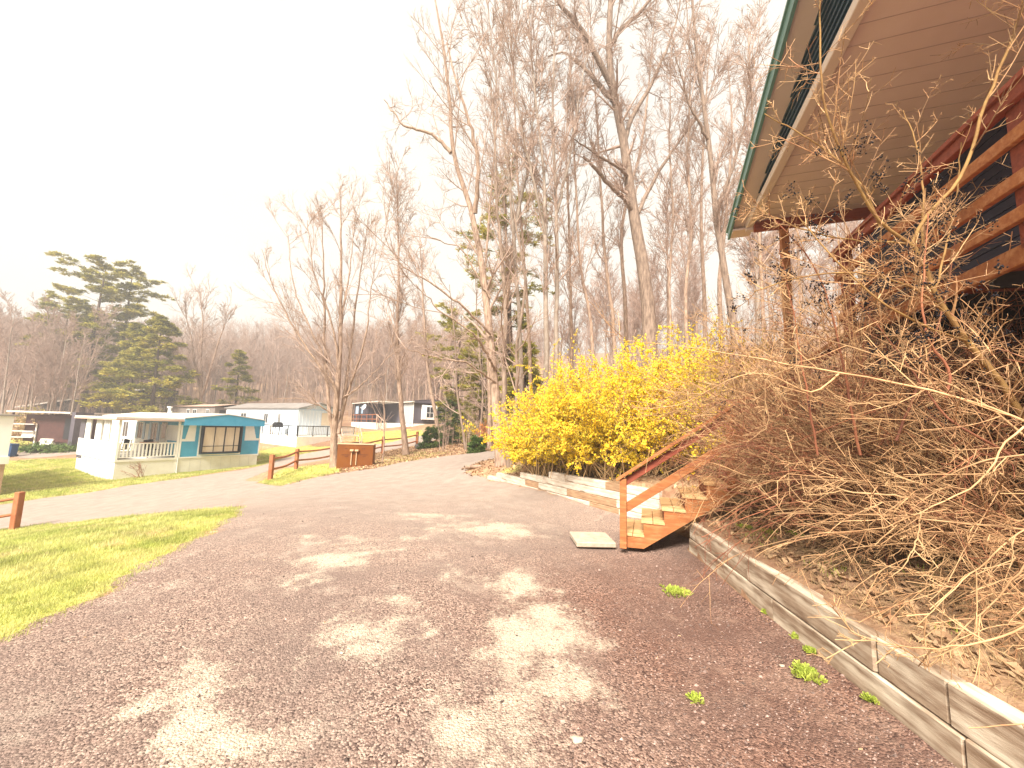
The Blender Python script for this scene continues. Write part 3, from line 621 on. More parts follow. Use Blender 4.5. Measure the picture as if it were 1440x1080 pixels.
# --- the turquoise trailer. local x runs along its end face, local y away behind it
P0 = at(248, 666, 23.5); base = P0[2]; AZ = math.atan2(.86, .51)
t1 = empty('mobile_home', (P0[0], P0[1], base), AZ, 'white and turquoise mobile home with a big curtained bay window facing the lane', 'mobile home')
PW_ = 2.75; Fz = .95; Wt = 3.30; wd = 4.45; Lg = 15.
MB().box(.02, wd-.02, .02, Lg-.02, -1.2, Fz).build('skirting', M['white2'], t1)
MB().box(0, wd, 0, Lg, Fz, Wt).build('wall', M['white'], t1)
bl = MB().box(-.012, .0, .05, 1.9, Fz, Fz+.95).box(.06, .95, -.012, 0, Fz+.02, Fz+.95).box(3.25, wd-.03, -.012, 0, Fz+.02, Fz+.95).box(.95, 3.25, -.012, 0, Fz+.02, Fz+.28)
bl.box(.72, .95, -.012, 0, Fz+.95, Wt-.3).box(3.25, 3.5, -.012, 0, Fz+.95, Wt-.3)
bl.prism([(.06, Fz+1.1), (.22, Fz+1.1), (.38, Wt-.3), (.06, Wt-.3)], 1, -.012, 0).prism([(wd-.22, Fz+1.1), (wd-.03, Fz+1.1), (wd-.03, Wt-.3), (wd-.45, Wt-.3)], 1, -.012, 0)
bl.build('blue_panels', M['blue'], t1)
MB().prism([(-.05, Wt-.42), (wd+.05, Wt-.42), (wd+.05, Wt-.02), (wd/2, Wt+.30), (-.05, Wt-.02)], 1, -.42, -.014).build('blue_fascia', M['blue'], t1)
MB().box(-.012, 0, .05, 7, Wt-.45, Wt-.05).build('side_band', M['blue'], t1)
gable_roof(t1, 0, wd, -.45, Lg, Wt-.02, .32, 'roofw', .06, .06)
for q_ in range(12): MB().box(-PW_+.03, -PW_+.039, .6+q_*.55, .605+q_*.55, -1.2, Fz-.13).build('skirting_seam', M['grey'], t1)
sm = MB()
for q_ in range(7): sm.box(.6+q_*.55, .605+q_*.55, .012, .021, -.8, Fz-.07)
sm.build('skirting_seam', M['grey'], t1)
# bay window
by = MB().box(.98, 3.22, -.30, -.0, Fz+.18, Fz+.26).box(.98, 3.22, -.30, 0, Wt-.50, Wt-.43)
for x, w_ in ((.98, .06), (1.62, .02), (2.2, .03), (2.76, .02), (3.16, .06)): by.box(x, x+w_, -.30, -.26, Fz+.26, Wt-.5)
by.box(.98, 1.03, -.26, 0, Fz+.26, Wt-.5).box(3.17, 3.22, -.26, 0, Fz+.26, Wt-.5).box(1.0, 3.2, -.29, -.27, Fz+.62, Fz+.66)
bw = by.build('bay_window', M['dark'], t1)
MB().box(1.0, 3.2, -.02, -.013, Fz+.27, Wt-.5).build('pane', M['glass'], bw)
cu = MB(); gq2 = np.random.default_rng(3)
for (a, b_) in ((1.08, 1.66), (1.68, 2.18), (2.26, 2.74), (2.78, 3.04)): cu.prism([(a, Fz+.28), (b_, Fz+.28), (b_+.02, Wt-.52), (a+.03, Wt-.52)], 1, -.22, -.19)
cu.build('curtain', M['curtain'], bw)
MB().box(.90, .97, -.03, -.013, Fz+.1, Wt-.44).box(3.23, 3.30, -.03, -.013, Fz+.1, Wt-.44).box(.9, 3.3, -.031, -.014, Fz+.05, Fz+.12).build('bay_trim', M['white'], t1)
MB().box(0.001, .05, -.03, -.0135, Fz, Wt-.42).box(-.03, 0, -.03, .05, -.6, Wt-.42).box(wd-.03, wd+.02, -.03, -.0, Fz-.1, Wt-.42).box(0, wd, -.025, 0, Fz-.06, Fz+.02).build('corner_trim', M['white'], t1)
# long side behind the porch
MB().box(-.03, -.001, 2.1, 3.0, Fz+.05, Fz+2.05).build('door', M['white2'], t1)
MB().box(-.04, -.031, 2.25, 2.85, Fz+1.05, Fz+1.95).build('door_glass', M['glass'], t1)
for (y0, y1) in ((3.7, 4.6), (6.2, 7.0), (9, 10)):
    win(t1, y0, y1, 0, Fz+.9, Fz+1.95, 'v', -1)
    for yy in (y0-.42, y1+.08): MB().box(-.04, -.002, yy, yy+.34, Fz+.85, Fz+2.0).build('shutter', M['shutter'], t1)
# porch
PW = 2.75; PL = 7.2
MB().box(-PW, -.02, .02, PL, Fz-.12, Fz+.0).build('porch_floor', M['white2'], t1)
MB().box(-PW+.04, -.04, .06, PL-.05, -1.4, Fz-.12).build('porch_skirting', M['white2'], t1)
MB().box(-PW-.25, -.0, -.40, PL+.2, Wt-.12, Wt-.02).build('porch_roof', M['roofw'], t1)
MB().box(-PW-.27, -.05, -.42, PL+.22, Wt-.20, Wt-.125).build('porch_roof_trim', M['roofb'], t1)
for (x, y) in ((-PW+.05, .07), (-.1, .07), (-PW+.05, 3.0)): MB().box(x-.05, x+.05, y-.05, y+.05, Fz, Wt-.2).build('porch_post', M['white'], t1)
rr = MB().box(-PW+.1, -.15, .04, .10, Fz+.84, Fz+.90).box(-PW+.1, -.15, .04, .10, Fz+.10, Fz+.15)
ladder(rr, -PW+.16, -.2, .07, Fz+.15, Fz+.84, 'u', .155, .07); rr.build('porch_railing', M['white'], t1)
MB().box(-PW, -PW+.08, .1, PL, Fz, Fz+.92).build('half_wall', M['white'], t1)
for (y0, y1) in ((1.5, 2.5), (3.1, 4.0), (5.0, 6.0)):
    MB().box(-PW+.0, -PW+.06, y0, y1, Fz+.92, Wt-.2).build('porch_panel', M['white'], t1)
    MB().box(-PW-.02, -PW-.001, y0+.25, y1-.25, Fz+1.15, Wt-.45).build('porch_window', M['shutter'], t1)
MB().box(-PW+.01, -PW+.05, 6.2, PL, Fz-.3, Wt-.2).build('porch_end_panel', M['dgrey'], t1)
MB().cyl((2.2, 9, Wt+.2), (2.2, 9, Wt+.75), .09).cyl((2.2, 9, Wt+.75), (2.2, 9, Wt+.85), .16).build('roof_vent', M['white'], t1)
MB().cyl((1.6, 7, Wt+.2), (1.6, 7, Wt+.5), .12).build('roof_vent', M['white'], t1)
# porch chair and table, standing on the porch
pw = Matrix.Translation((P0[0], P0[1], base))@Matrix.Rotation(AZ, 4, 'Z')
def chairset(x, y, rz, label):
    w = pw@Vector((x, y, Fz)); c = empty('patio_chair', w, AZ+rz, label, 'chair')
    MB().box(-.24, .24, -.24, .24, .40, .44).build('seat', M['dark'], c); MB().bar((0, .24, .44), (0, .34, 1.0), .46, .03, (1, 0, 0)).build('backrest', M['dark'], c)
    MB().bar((-.24, .22, .44), (-.24, .34, 1.0), .03, .03).bar((.24, .22, .44), (.24, .34, 1.0), .03, .03).bar((-.24, .33, .95), (.24, .33, .95), .03, .03).build('back_frame', M['dark'], c)
    for sx in (-1, 1):
        for sy in (-1, 1): MB().cyl((sx*.21, sy*.21, 0), (sx*.21, sy*.21, .40), .018, k=6).build('leg', M['dark'], c)
chairset(-.7, 1.5, .9, 'black patio chair on the white porch beside the turquoise wall'); chairset(-1.9, 2.4, -.8, 'black patio chair on the white porch nearer the door')
w = pw@Vector((-1.2, .75, Fz)); tb = empty('patio_table', w, AZ, 'small dark patio table behind the white porch railing', 'table')
MB().cyl((0, 0, .86), (0, 0, .90), .42, k=16).build('table_top', M['fence'], tb); MB().cyl((0, 0, 0), (0, 0, .86), .03).build('leg', M['dark'], tb)
# --- second trailer (pale blue)
C2 = at(415, 628, 36.5); b2 = C2[2]; t2 = empty('mobile_home', (C2[0], C2[1], b2), AZ, 'pale blue-white mobile home with grey gabled roof and deck behind the bare maple', 'mobile home')
F2 = 1.1; T2_ = 3.55
MB().box(.02, 4.2, .02, 14, -.8, F2).build('skirting', M['white2'], t2); MB().box(0, 4.25, 0, 14, F2, T2_).build('wall', M['ltblue'], t2)
MB().prism([(0, T2_), (4.25, T2_), (2.12, T2_+.62)], 1, -.0, 13.9).build('gable', M['ltblue'], t2)
gable_roof(t2, 0, 4.25, -.35, 14.2, T2_, .64, 'roofg', .15, .07)
rb = MB()
for i in range(12): rb.box(.15+i*.34, .17+i*.34, -.02, -.001, F2, T2_-.08)
rb.build('siding_ribs', M['white'], t2)
MB().box(-.05, 4.3, -.06, -.001, T2_-.07, T2_+.0).build('eave_trim', M['shutter'], t2)
MB().box(2.4, 3.4, -.03, -.021, F2+.9, T2_-.3).build('end_window', M['curtain'], t2)
for (y0, y1) in ((5.2, 5.9), (9.5, 10.6), (2.9, 3.3)): win(t2, y0, y1, 0, F2+1.0, F2+1.95, 'v', -1)
MB().box(-.03, -.001, 4.0, 4.8, F2+.02, F2+2.0).build('door', M['white'], t2)
# roof and walls of the deck
MB().box(-1.5, 4.3, -2.7, -.01, -1.0, 1.05).box(-1.5, -.01, -.009, 3.2, -1.0, 1.05).build('deck_base', M['white2'], t2)
dr = MB().box(-1.5, 4.3, -2.68, -2.62, 1.92, 1.99).box(-1.5, -1.44, -2.62, 3.2, 1.92, 1.99).box(-1.5, 4.3, -2.68, -2.62, 1.12, 1.17)
ladder(dr, -1.45, 4.25, -2.65, 1.05, 1.92, 'u', 1.15, .08); ladder(dr, -2.6, 3.1, -1.47, 1.05, 1.92, 'v', 1.15, .08); dr.build('deck_railing', M['dark'], t2)
dl = ladder(MB(), -.5, 4.2, -2.66, 1.17, 1.92, 'u', .16, .05); dl.build('railing_lattice', M['grey'], t2)
gw = Matrix.Translation((C2[0], C2[1], b2))@Matrix.Rotation(AZ, 4, 'Z')@Vector((-.9, 1.6, 1.05)); gr_ = empty('barbecue_grill', gw, AZ, 'black covered barbecue grill on the deck of the pale blue trailer', 'grill')
MB().prism([(-.35, .75), (.35, .75), (.35, 1.0), (.2, 1.18), (-.2, 1.18), (-.35, 1.0)], 1, -.28, .28).build('hood', M['dark'], gr_)
MB().box(-.75, .75, -.25, .25, .70, .749).build('side_shelf', M['dark'], gr_)
for sx in (-.3, .3):
    for sy in (-.2, .2): MB().box(sx-.02, sx+.02, sy-.02, sy+.02, 0, .7).build('leg', M['dark'], gr_)
# --- third trailer (dark grey) with roofed porch
C3 = at(580, 604, 41); b3 = C3[2]-.3; A3 = math.atan2(.62, .78); t3 = empty('mobile_home', (C3[0], C3[1], b3), A3, 'dark grey mobile home with white bay window and a shaded front porch', 'mobile home')
F3 = .95; T3_ = 3.2
MB().box(.02, 4.2, .02, 13, -.8, F3).build('skirting', M['white'], t3); MB().box(0, 4.25, 0, 13, F3, T3_).build('wall', M['dgrey'], t3)
MB().box(-.02, -.001, .03, 3.4, F3, T3_-.1).build('side_panel', M['grey'], t3); MB().box(-.04, .0, -.04, .03, F3-.1, T3_-.05).build('corner_trim', M['white'], t3)
MB().prism([(-.1, T3_-.05), (4.35, T3_-.05), (4.35, T3_+.1), (2.1, T3_+.38), (-.1, T3_+.1)], 1, -.3, -.02).build('gable', M['dgrey'], t3)
gable_roof(t3, 0, 4.25, -.32, 13.2, T3_+.11, .3, 'dgrey', .15, .05)
MB().box(.9, 2.6, -.35, -.001, F3+.45, T3_-.25).build('bay_window', M['white'], t3)
MB().box(1.35, 2.15, -.37, -.351, F3+.7, T3_-.45).build('bay_glass', M['glass'], t3); MB().box(1.3, 1.36, -.39, -.351, F3+.6, T3_-.4).box(2.14, 2.2, -.39, -.351, F3+.6, T3_-.4).box(1.72, 1.76, -.39, -.371, F3+.7, T3_-.45).box(1.36, 2.14, -.39, -.371, F3+1.15, F3+1.2).build('bay_frame', M['plastic'], t3)
MB().box(-2.6, -.05, 3.4, 13, T3_-.0, T3_+.10).build('porch_roof', M['roofw'], t3); MB().box(-.3, -.02, -.3, 3.4, T3_-.02, T3_+.09).build('eave_trim', M['roofw'], t3)
MB().box(-2.5, -.02, 3.5, 13, -1.2, F3-.05).build('porch_base', M['white'], t3)
pr = MB().box(-2.5, -2.44, 3.5, 13, F3+.82, F3+.9).box(-2.5, -2.44, 3.5, 13, F3+.3, F3+.38)
ladder(pr, 3.5, 13, -2.47, F3-.05, F3+.82, 'v', 1.6, .1); pr.build('porch_railing', M['fence'], t3)
for y in (3.6, 6.7, 9.8, 12.8): MB().box(-2.52, -2.42, y-.05, y+.05, F3, T3_).build('porch_post', M['dark'], t3)
for y in (9.3, 11.0): win(t3, y, y+1.2, -2.3, F3+1.0, F3+2.0, 'v', -1, 'dark', 'shutter', 0)
MB().box(-2.28, -.3, 8.6, 13, F3, T3_-.02).build('porch_room', M['dgrey'], t3)
rp = MB().bar((-2.7, 3.4, F3+.85), (-2.7, .4, F3-.1), .06, .08).bar((-2.7, 3.4, F3-.05), (-2.7, .4, F3-.95), .06, .1)
for y in (.5, 1.9, 3.3): rp.box(-2.74, -2.66, y-.04, y+.04, -1., F3+.8-(3.4-y)*.32)
rp.build('ramp_railing', M['roofb'], t3)
dz = Matrix.Translation((C3[0], C3[1], b3))@Matrix.Rotation(A3, 4, 'Z')@Vector((-2.7, 7.6, F3+1.75)); dish = empty('satellite_dish', dz, A3, 'small pale satellite dish on the porch of the dark grey trailer', 'satellite dish')
dm_ = MB(); kk = 14
ring0 = [(0, 0, 0)]
vv = [(0., 0., 0.)]+[(math.sin(.2)*0-.05*r*r/.09, math.cos(a)*r, math.sin(a)*r) for r in (.17, .34) for a in np.arange(kk)/kk*2*math.pi]
dm_.add(vv, [[0, 1+i, 1+(i+1) % kk] for i in range(kk)]); dm_.n -= len(vv); dm_.v.append(np.zeros((0, 3))); dm_.f[4].append(np.array([[1+i, 1+kk+i, 1+kk+(i+1) % kk, 1+(i+1) % kk] for i in range(kk)])); dm_.n += len(vv)
dd = dm_.build('reflector', M['plastic'], dish); dd.rotation_euler = (0, .35, .3)
MB().bar((-.02, 0, -.1), (-.42, 0, -.12), .02, .02).box(-.48, -.40, -.04, .04, -.16, -.06).build('feed_arm', M['plastic'], dish); MB().cyl((.1, 0, -.9), (.03, 0, 0), .025).build('mast', M['dark'], dish)
# wooden steps seen above the brown board
sp = at(494, 627, 31.5); ws = empty('wooden_steps', (sp[0], sp[1], H1(sp[0], sp[1])), AZ-.5, 'short flight of brown wooden steps beyond the brown board', 'steps')
for i in range(5): MB().box(-.7, .7, -.1+i*.3, .22+i*.3, i*.19+.13, i*.19+.18).build('tread', M['tread'], ws)
for x in (-.74, .70): MB().prism([(-.15, -.1), (1.5, .85), (1.5, 1.05), (-.15, .15)], 0, x, x+.05).build('stringer', M['roofb'], ws)
for x in (-.76, .72): MB().bar((x+.02, -.1, 1.0), (x+.02, 1.5, 1.95), .06, .08).box(x, x+.07, -.12, -.05, 0, 1.0).box(x, x+.07, 1.45, 1.52, .6, 1.9).build('railing', M['roofb'], ws)
sc = MB().box(-.8, .8, 1.5, 3.0, .95, 1.03)
for x in (-.75, .68): sc.box(x, x+.07, 2.9, 2.97, -.5, 1.9)
sc.build('landing', M['roofb'], ws)
# --- fourth trailer: tan roof, only its top shows
C4 = at(300, 596, 47); t4 = empty('mobile_home', (C4[0], C4[1], C4[2]), AZ, 'long tan mobile home with pinkish metal roof behind the turquoise trailer', 'mobile home')
MB().box(0, 4, 0, 13, -.5, 2.1).build('wall', M['roofg'], t4); gable_roof(t4, 0, 4, -.3, 13.3, 2.1, .35, 'roofb', .2, .06)
MB().box(.5, 1.1, -.02, 0, .9, 1.7).build('window', M['glass'], t4)
for (y0, y1) in ((1.5, 2.2), (5, 6), (7, 7.8)): win(t4, y0, y1, 0, .9, 1.7, 'v', -1)
# --- far left: white trailer with brick skirting, at the edge of the photo
C5 = at(2, 694, 17); t5 = empty('mobile_home', (C5[0], C5[1], C5[2]), math.atan2(.51, -.86), 'white flat-roofed mobile home with tan skirting at the left edge', 'mobile home')
MB().box(0.03, 9, .03, 3.6, -1.5, 1.25).build('skirting', M['brick'], t5); MB().box(0, 9, 0, 3.65, 1.56, 3.3).build('wall', M['white'], t5)
MB().box(-.05, 9, -.05, 3.7, 1.25, 1.56).build('band', M['white2'], t5); MB().box(-.12, 9.1, -.12, 3.8, 3.3, 3.38).build('roof', M['roofg'], t5)
# --- dark red shed with white roof
C6 = at(106, 618, 36); t6 = empty('garden_shed', (C6[0], C6[1], C6[2]), math.atan2(.1, -1), 'dark red open-fronted shed with white roof behind the porch', 'shed')
MB().box(0, 5.4, -3, .1, -.3, 2.2).build('wall', M['redshed'], t6); MB().box(-.3, 6.4, -3.3, .9, 2.35, 2.5).build('roof', M['roofw'], t6)
MB().box(.3, 1.2, .101, .12, 0, 1.9).build('door', M['dark'], t6); MB().box(-.9, -.5, -.5, .9, -.5, 2.5).build('side_panel', M['dgrey'], t6)
for x in (5.9,): MB().box(x, x+.12, .6, .72, -.3, 2.35).build('post', M['redshed'], t6)
# --- long dark shed roof far up in the pines
a_ = at(18, 573, 62); b_ = at(216, 545, 60); lr = empty('long_shed', (a_[0], a_[1], a_[2]), math.atan2(b_[1]-a_[1], b_[0]-a_[0]), 'long low dark shed with thin white roof edge under the pines', 'shed')
Lr = math.hypot(b_[0]-a_[0], b_[1]-a_[1]); dzr = b_[2]-a_[2]
MB().bar((0, 0, 0), (Lr, 0, dzr), .12, .22).build('roof_edge', M['roofw'], lr); MB().add([(0, .1, .1), (Lr, .1, dzr+.1), (Lr, 5, dzr+.9), (0, 5, .9), (0, .1, -.05), (Lr, .1, dzr-.05), (Lr, 5, dzr+.75), (0, 5, .75)], [[3, 2, 1, 0], [4, 5, 6, 7], [0, 1, 5, 4], [1, 2, 6, 5], [2, 3, 7, 6], [3, 0, 4, 7]]).build('roof', M['under'], lr)
MB().add([(0.3, .5, -5), (Lr-.3, .5, -5), (Lr-.3, .5, dzr-.1), (.3, .5, -.1), (.3, 4.5, -5), (Lr-.3, 4.5, -5), (Lr-.3, 4.5, dzr-.1), (.3, 4.5, -.1)], [[0, 1, 2, 3], [4, 7, 6, 5], [0, 4, 5, 1], [0, 3, 7, 4], [1, 5, 6, 2]]).build('wall', M['under'], lr)
# --- cabin on the hill
C7 = at(632, 570, 70); t7 = empty('hill_cabin', (C7[0], C7[1], C7[2]), -.5, 'small red-brown cabin with steep roof among trees on the hill', 'cabin')
MB().box(-3, 3, 0, 5, -4, 1.4).build('wall', M['cabin'], t7); MB().prism([(-3, 1.4), (3, 1.4), (0, 4.2)], 1, 0, 5).build('gable', M['cabin'], t7)
for s in (-1, 1): MB().bar((s*3.5, 2.5, 1.0), (0, 2.5, 4.4), 6, .12, (0, 0, 1)).build('roof', M['roofb'], t7)
MB().box(-.8, .8, -.05, -.001, -1, .6).build('window', M['glass'], t7)
# ------------------------------------------------------------------ rail fences
def rail_fence(pts, label, hgt=1.02, ends=True, extra=None):
    p0 = pts[0]; r = empty('rail_fence', (p0[0], p0[1], H1(*p0)), 0, label, 'fence'); z = [H1(*p) for p in pts]; g = np.random.default_rng(5)
    for i, p in enumerate(pts):
        x, y = p[0]-p0[0], p[1]-p0[1]; zz = z[i]-z[0]
        q = MB().prism([(x-.08, y-.07), (x+.07, y-.08), (x+.08, y+.06), (x-.06, y+.08)], 2, zz-.3, zz+hgt+g.normal(0, .03)).build('fence_post', M['fence'], r, .012)
    for i in range(len(pts)-1):
        for hh in (.42, .84):
            a = np.array([pts[i][0]-p0[0], pts[i][1]-p0[1], z[i]-z[0]+hh]); b = np.array([pts[i+1][0]-p0[0], pts[i+1][1]-p0[1], z[i+1]-z[0]+hh]); m_ = (a+b)/2-[0, 0, .09]
            lv = spline([a, m_, b], .045, .05, 9); lv.p[0] += 0; tubes('rail', [lv], [6], M['fence'], r)
    return r
fA = at(380, 675, 15.6); fB = at(416, 660, 19.0); fE = at(586, 629, 26)
rail_fence([fA[:2], fB[:2], (-9.3, 21.6), (-7.8, 23.9), fE[:2]], 'red-brown split rail fence running behind the brown board')
fL = at(20, 745, 10.7); rail_fence([fL[:2], (fL[0]-2.3, fL[1]-1.2), (fL[0]-4.6, fL[1]-2.4)], 'red-brown rail fence end post on the lawn at the left edge')
# ------------------------------------------------------------------ brown board at the roadside
bp_ = at(498, 657.5, 18); bb = empty('roadside_board', (bp_[0], bp_[1], H1(bp_[0], bp_[1])), .10, 'brown painted board cabinet with two short pillars beside the bare maple', 'board')
MB().box(-.80, .80, .0, .42, -.15, 1.02).build('panel', M['board'], bb, .01); MB().box(-.82, .82, -.03, .45, 1.021, 1.06).build('cap', M['boardtop'], bb, .005)
for x in (-.17, .05):
    MB().box(x, x+.035, -.05, -.001, .1, .72).build('pull_bar', M['boardtop'], bb); MB().box(x-.04, x+.12, -.14, -.001, .72, .80).build('lamp_hood', M['boardtop'], bb, .01)
ik = MB()
for (x0, x1, z0) in ((-.46, -.34, .82), (-.60, -.24, .53), (-.46, -.30, .46), (.24, .60, .55), (.36, .50, .48), (.30, .44, .83)):
    n_ = max(2, int((x1-x0)/.05))
    for i in range(n_): xx = x0+(x1-x0)*i/n_; ik.box(xx, xx+.036, -.006, -.001, z0, z0+.028+.008*(i % 2))
ik.build('lettering', M['ink'], bb)
# ------------------------------------------------------------------ small things at the left
def put(px, py, y): p = at(px, py, y); return (p[0], p[1], H1(p[0], p[1]))
q = put(14, 627, 31); bn = empty('wheeled_bin', q, .3, 'dark blue wheeled bin standing behind the white trailer', 'bin')
MB().prism([(-.28, .08), (.28, .08), (.33, .95), (-.33, .95)], 1, -.3, .3).build('body', M['binblue'], bn); MB().prism([(-.35, .95), (.35, .95), (.3, 1.05), (-.3, 1.05)], 1, -.35, .33).build('lid', M['binblue'], bn)
for s in (-1, 1): MB().cyl((s*.30, .28, .1), (s*.36, .28, .1), .1).build('wheel', M['dark'], bn)
q = put(27, 624, 36); ch = empty('white_rack', q, .2, 'white metal rack with shelves at the lawn edge', 'rack')
for x in (-1.1, 1.1): MB().box(x-.04, x+.04, -.04, .04, 0, 2.2).build('leg', M['white'], ch)
for z in (1.0, 1.55, 2.2): MB().box(-1.1, 1.1, -.3, .3, z-.05, z).build('shelf', M['white'], ch)
MB().box(.1, 1.0, -.05, .05, 1.05, 1.5).build('panel', M['plastic'], ch)
q = put(49, 623, 37); pp = MB().cyl((0, 0, -.1), (0, 0, 1.25), .16, .15, 12).cyl((0, 0, 1.25), (0, 0, 1.32), .19, .13, 12).build('white_post', M['white']); pp.location = q; tag(pp, 'short stout white post standing on the far lawn', 'post')
for i, (px, w_, h_, lab) in enumerate(((66, 1.5, .8, 'low white block wall nearest the far lawn'), (75, 1.3, 1.3, 'taller white block pillar left of the red shed'), (88, 2.0, 1.25, 'white block wall in front of the red shed'))):
    q = put(px, 621, 36+i*.6); o = MB()
    for rrow in range(int(h_/.2)): 
        for cidx in range(int(w_/.4)): o.box(-w_/2+cidx*.4+(.1 if rrow % 2 else 0), -w_/2+cidx*.4+.39+(.1 if rrow % 2 else 0), 0, .3, rrow*.2, rrow*.2+.192)
    o = o.build('block_wall', M['white2'], None, .008); o.location = q; tag(o, lab, 'block wall')
# ------------------------------------------------------------------ plants: shrubs
def shrub(name, loc, seed, n, h, label, mstem, mleaf=None, k=(5, 4), spread=.9, leaf=.05, per=3, rmin=.004, cat_='shrub', group=None, ang=35, nl=8):
    g = np.random.default_rng(seed); r = empty(name, loc, 0, label, cat_, group)
    P = g.normal(0, .10*spread*h, (n, 3)); P[:, 2] = -.05
    D = np.stack([g.normal(0, spread*.5, n), g.normal(0, spread*.5, n), np.ones(n)], 1)
    s0 = run(g, P, D, h*g.uniform(.6, 1.1, n), np.full(n, max(rmin*2.2, h*.007)), np.full(n, rmin), 9, .08, -.02)
    s1 = sprout(g, s0, k[0], .15, 1, ang, 12, .5, .4, .6, rmin, 6, .1, .03); s2 = sprout(g, s1, k[1], .1, 1, 40, 12, .5, .3, .7, rmin*.8, 4, .1, .02)
    tubes('stems', [s0, s1, s2], [5, 4, 3], mstem, r)
    if mleaf:
        T = np.vstack([s1.p[:, 2:].reshape(-1, 3), s2.p[:, 1:].reshape(-1, 3)]); T = np.repeat(T, per, 0)+g.normal(0, leaf*.8, (len(T)*per, 3))
        v, q_, tt = tufts(g, T, g.normal(0, 1, T.shape), 1, leaf, leaf*.35, 1.5); mesh('leaves', v, [q_], mleaf, r, tint=tt)
    return r
shrub('garden_shrub', put(60, 622, 38), 3, 34, 2.6, 'golden-tan leafless rounded shrub left of the red shed', M['forsy'], M['straw'], leaf=.16, per=2, rmin=.012)
shrub('garden_shrub', put(38, 612, 45), 4, 20, 3.0, 'loose yellow-green shrub under the pines', M['twig'], M['yellowgreen'], leaf=.14, per=1, rmin=.014)
shrub('garden_shrub', put(690, 629, 22.5), 5, 30, 1.2, 'low rusty-orange shrub at the foot of the small trees', M['brush_red'], M['redleaf'], leaf=.06, per=3, rmin=.005)
shrub('garden_shrub', put(664, 622, 24), 6, 26, 1.4, 'green and brown low shrub left of the rusty one', M['twig'], M['yellowgreen'], leaf=.06, per=2, rmin=.005)
shrub('garden_shrub', put(170, 674, 21.6), 7, 7, 1.2, 'thin bare shrub against the white porch skirting', M['brush_red'], None, rmin=.006, k=(4, 3)).location[0] += 1.2
q = put(72, 627, 33.5); r_ = empty('creeping_juniper', q, 0, 'low spreading dark green juniper at the edge of the far track', 'shrub'); g = np.random.default_rng(9)
C_ = g.normal(0, 1, (900, 3))*[1.1, .5, .16]+[0, 0, .22]; v, q_, tt = tufts(g, C_, g.normal(0, 1, (900, 3))*[1, 1, .4], 6, .25, .03, .5); mesh('needles', v, [q_], M['needle2'], r_, tint=tt)
lv = run(g, np.zeros((14, 3)), g.normal(0, 1, (14, 3))*[1, .5, .1]+[0, 0, .12], np.full(14, 1.2), np.full(14, .03), np.full(14, .01), 6, .1, .0); tubes('stems', [lv], [4], M['bark_pine'], r_)
# ---- forsythia
fo = empty('forsythia_bush', (1.6, 8.6, H1(1.6, 8.6)), 0, 'large yellow flowering forsythia spilling over the white timber wall', 'flowering shrub'); g = np.random.default_rng(12)
roots = []
for (x, y, n, h, sp) in ((.75, 10.7, 60, 1.55, .35), (.95, 10.1, 80, 1.8, .4), (1.3, 9.6, 90, 2.2, .5), (1.85, 9.0, 110, 2.5, .5), (2.2, 8.3, 80, 2.4, .5), (2.6, 9.0, 90, 2.6, .5), (3.3, 8.6, 80, 2.65, .5), (4.2, 8.9, 60, 2.6, .5), (3.0, 7.6, 50, 2.0, .4)):
    z = H1(x, y)-fo.location[2]; P = np.stack([x-1.6+g.normal(0, .25, n), y-8.6+g.normal(0, .25, n), np.full(n, z)], 1); D = np.stack([g.normal(0, .42, n), g.normal(0, .42, n)-.06, np.ones(n)], 1)
    roots.append(run(g, P, D, h*g.uniform(.55, 1.08, n), np.full(n, .009), np.full(n, .003), 10, .08, -.05))
s0 = cat(roots); s1 = sprout(g, s0, 6, .2, 1, 38, 10, .38, .4, .6, .0035, 7, .07, -.01, lmin=.25); s2 = sprout(g, s1, 2, .2, 1, 38, 10, .5, .3, .6, .003, 4, .08, 0)
tubes('stems', [s0, s1, s2], [5, 3, 3], M['forsy'], fo)
def along(g, lv, n, lo=.1, jit=.012):
    m, N_ = lv.p.shape[:2]; u = g.uniform(lo, 1, (m, n)); ff = u*(N_-1); i = np.minimum(ff.astype(int), N_-2); w = (ff-i)[..., None]; ar = np.arange(m)[:, None]
    return (lv.p[ar, i]+(lv.p[ar, i+1]-lv.p[ar, i])*w).reshape(-1, 3)+g.normal(0, jit, (m*n, 3))
C_ = np.vstack([along(g, s0, 24, .35), along(g, s1, 20, .05), along(g, s2, 10, .05)])
dens = np.sin(C_[:, 0]*3.1+C_[:, 2]*2.3)*.5+np.sin(C_[:, 1]*4.3-C_[:, 2]*3.7+C_[:, 0])*.5
wx = C_[:, 0]+1.6; wy = C_[:, 1]+8.6
keep = g.random(len(C_)) < np.clip(.80+dens*.35-np.clip((wx-2.6)*.42, 0, .75)*(1-np.clip((C_[:, 2]-1.7)*1.2, 0, .8)), .05, 1); C_ = C_[keep]
v, q_, tt = tufts(g, C_, g.normal(0, 1, C_.shape), 4, .027, .012, .9); mesh('blossoms', v, [q_], M['petal'], fo, tint=tt)
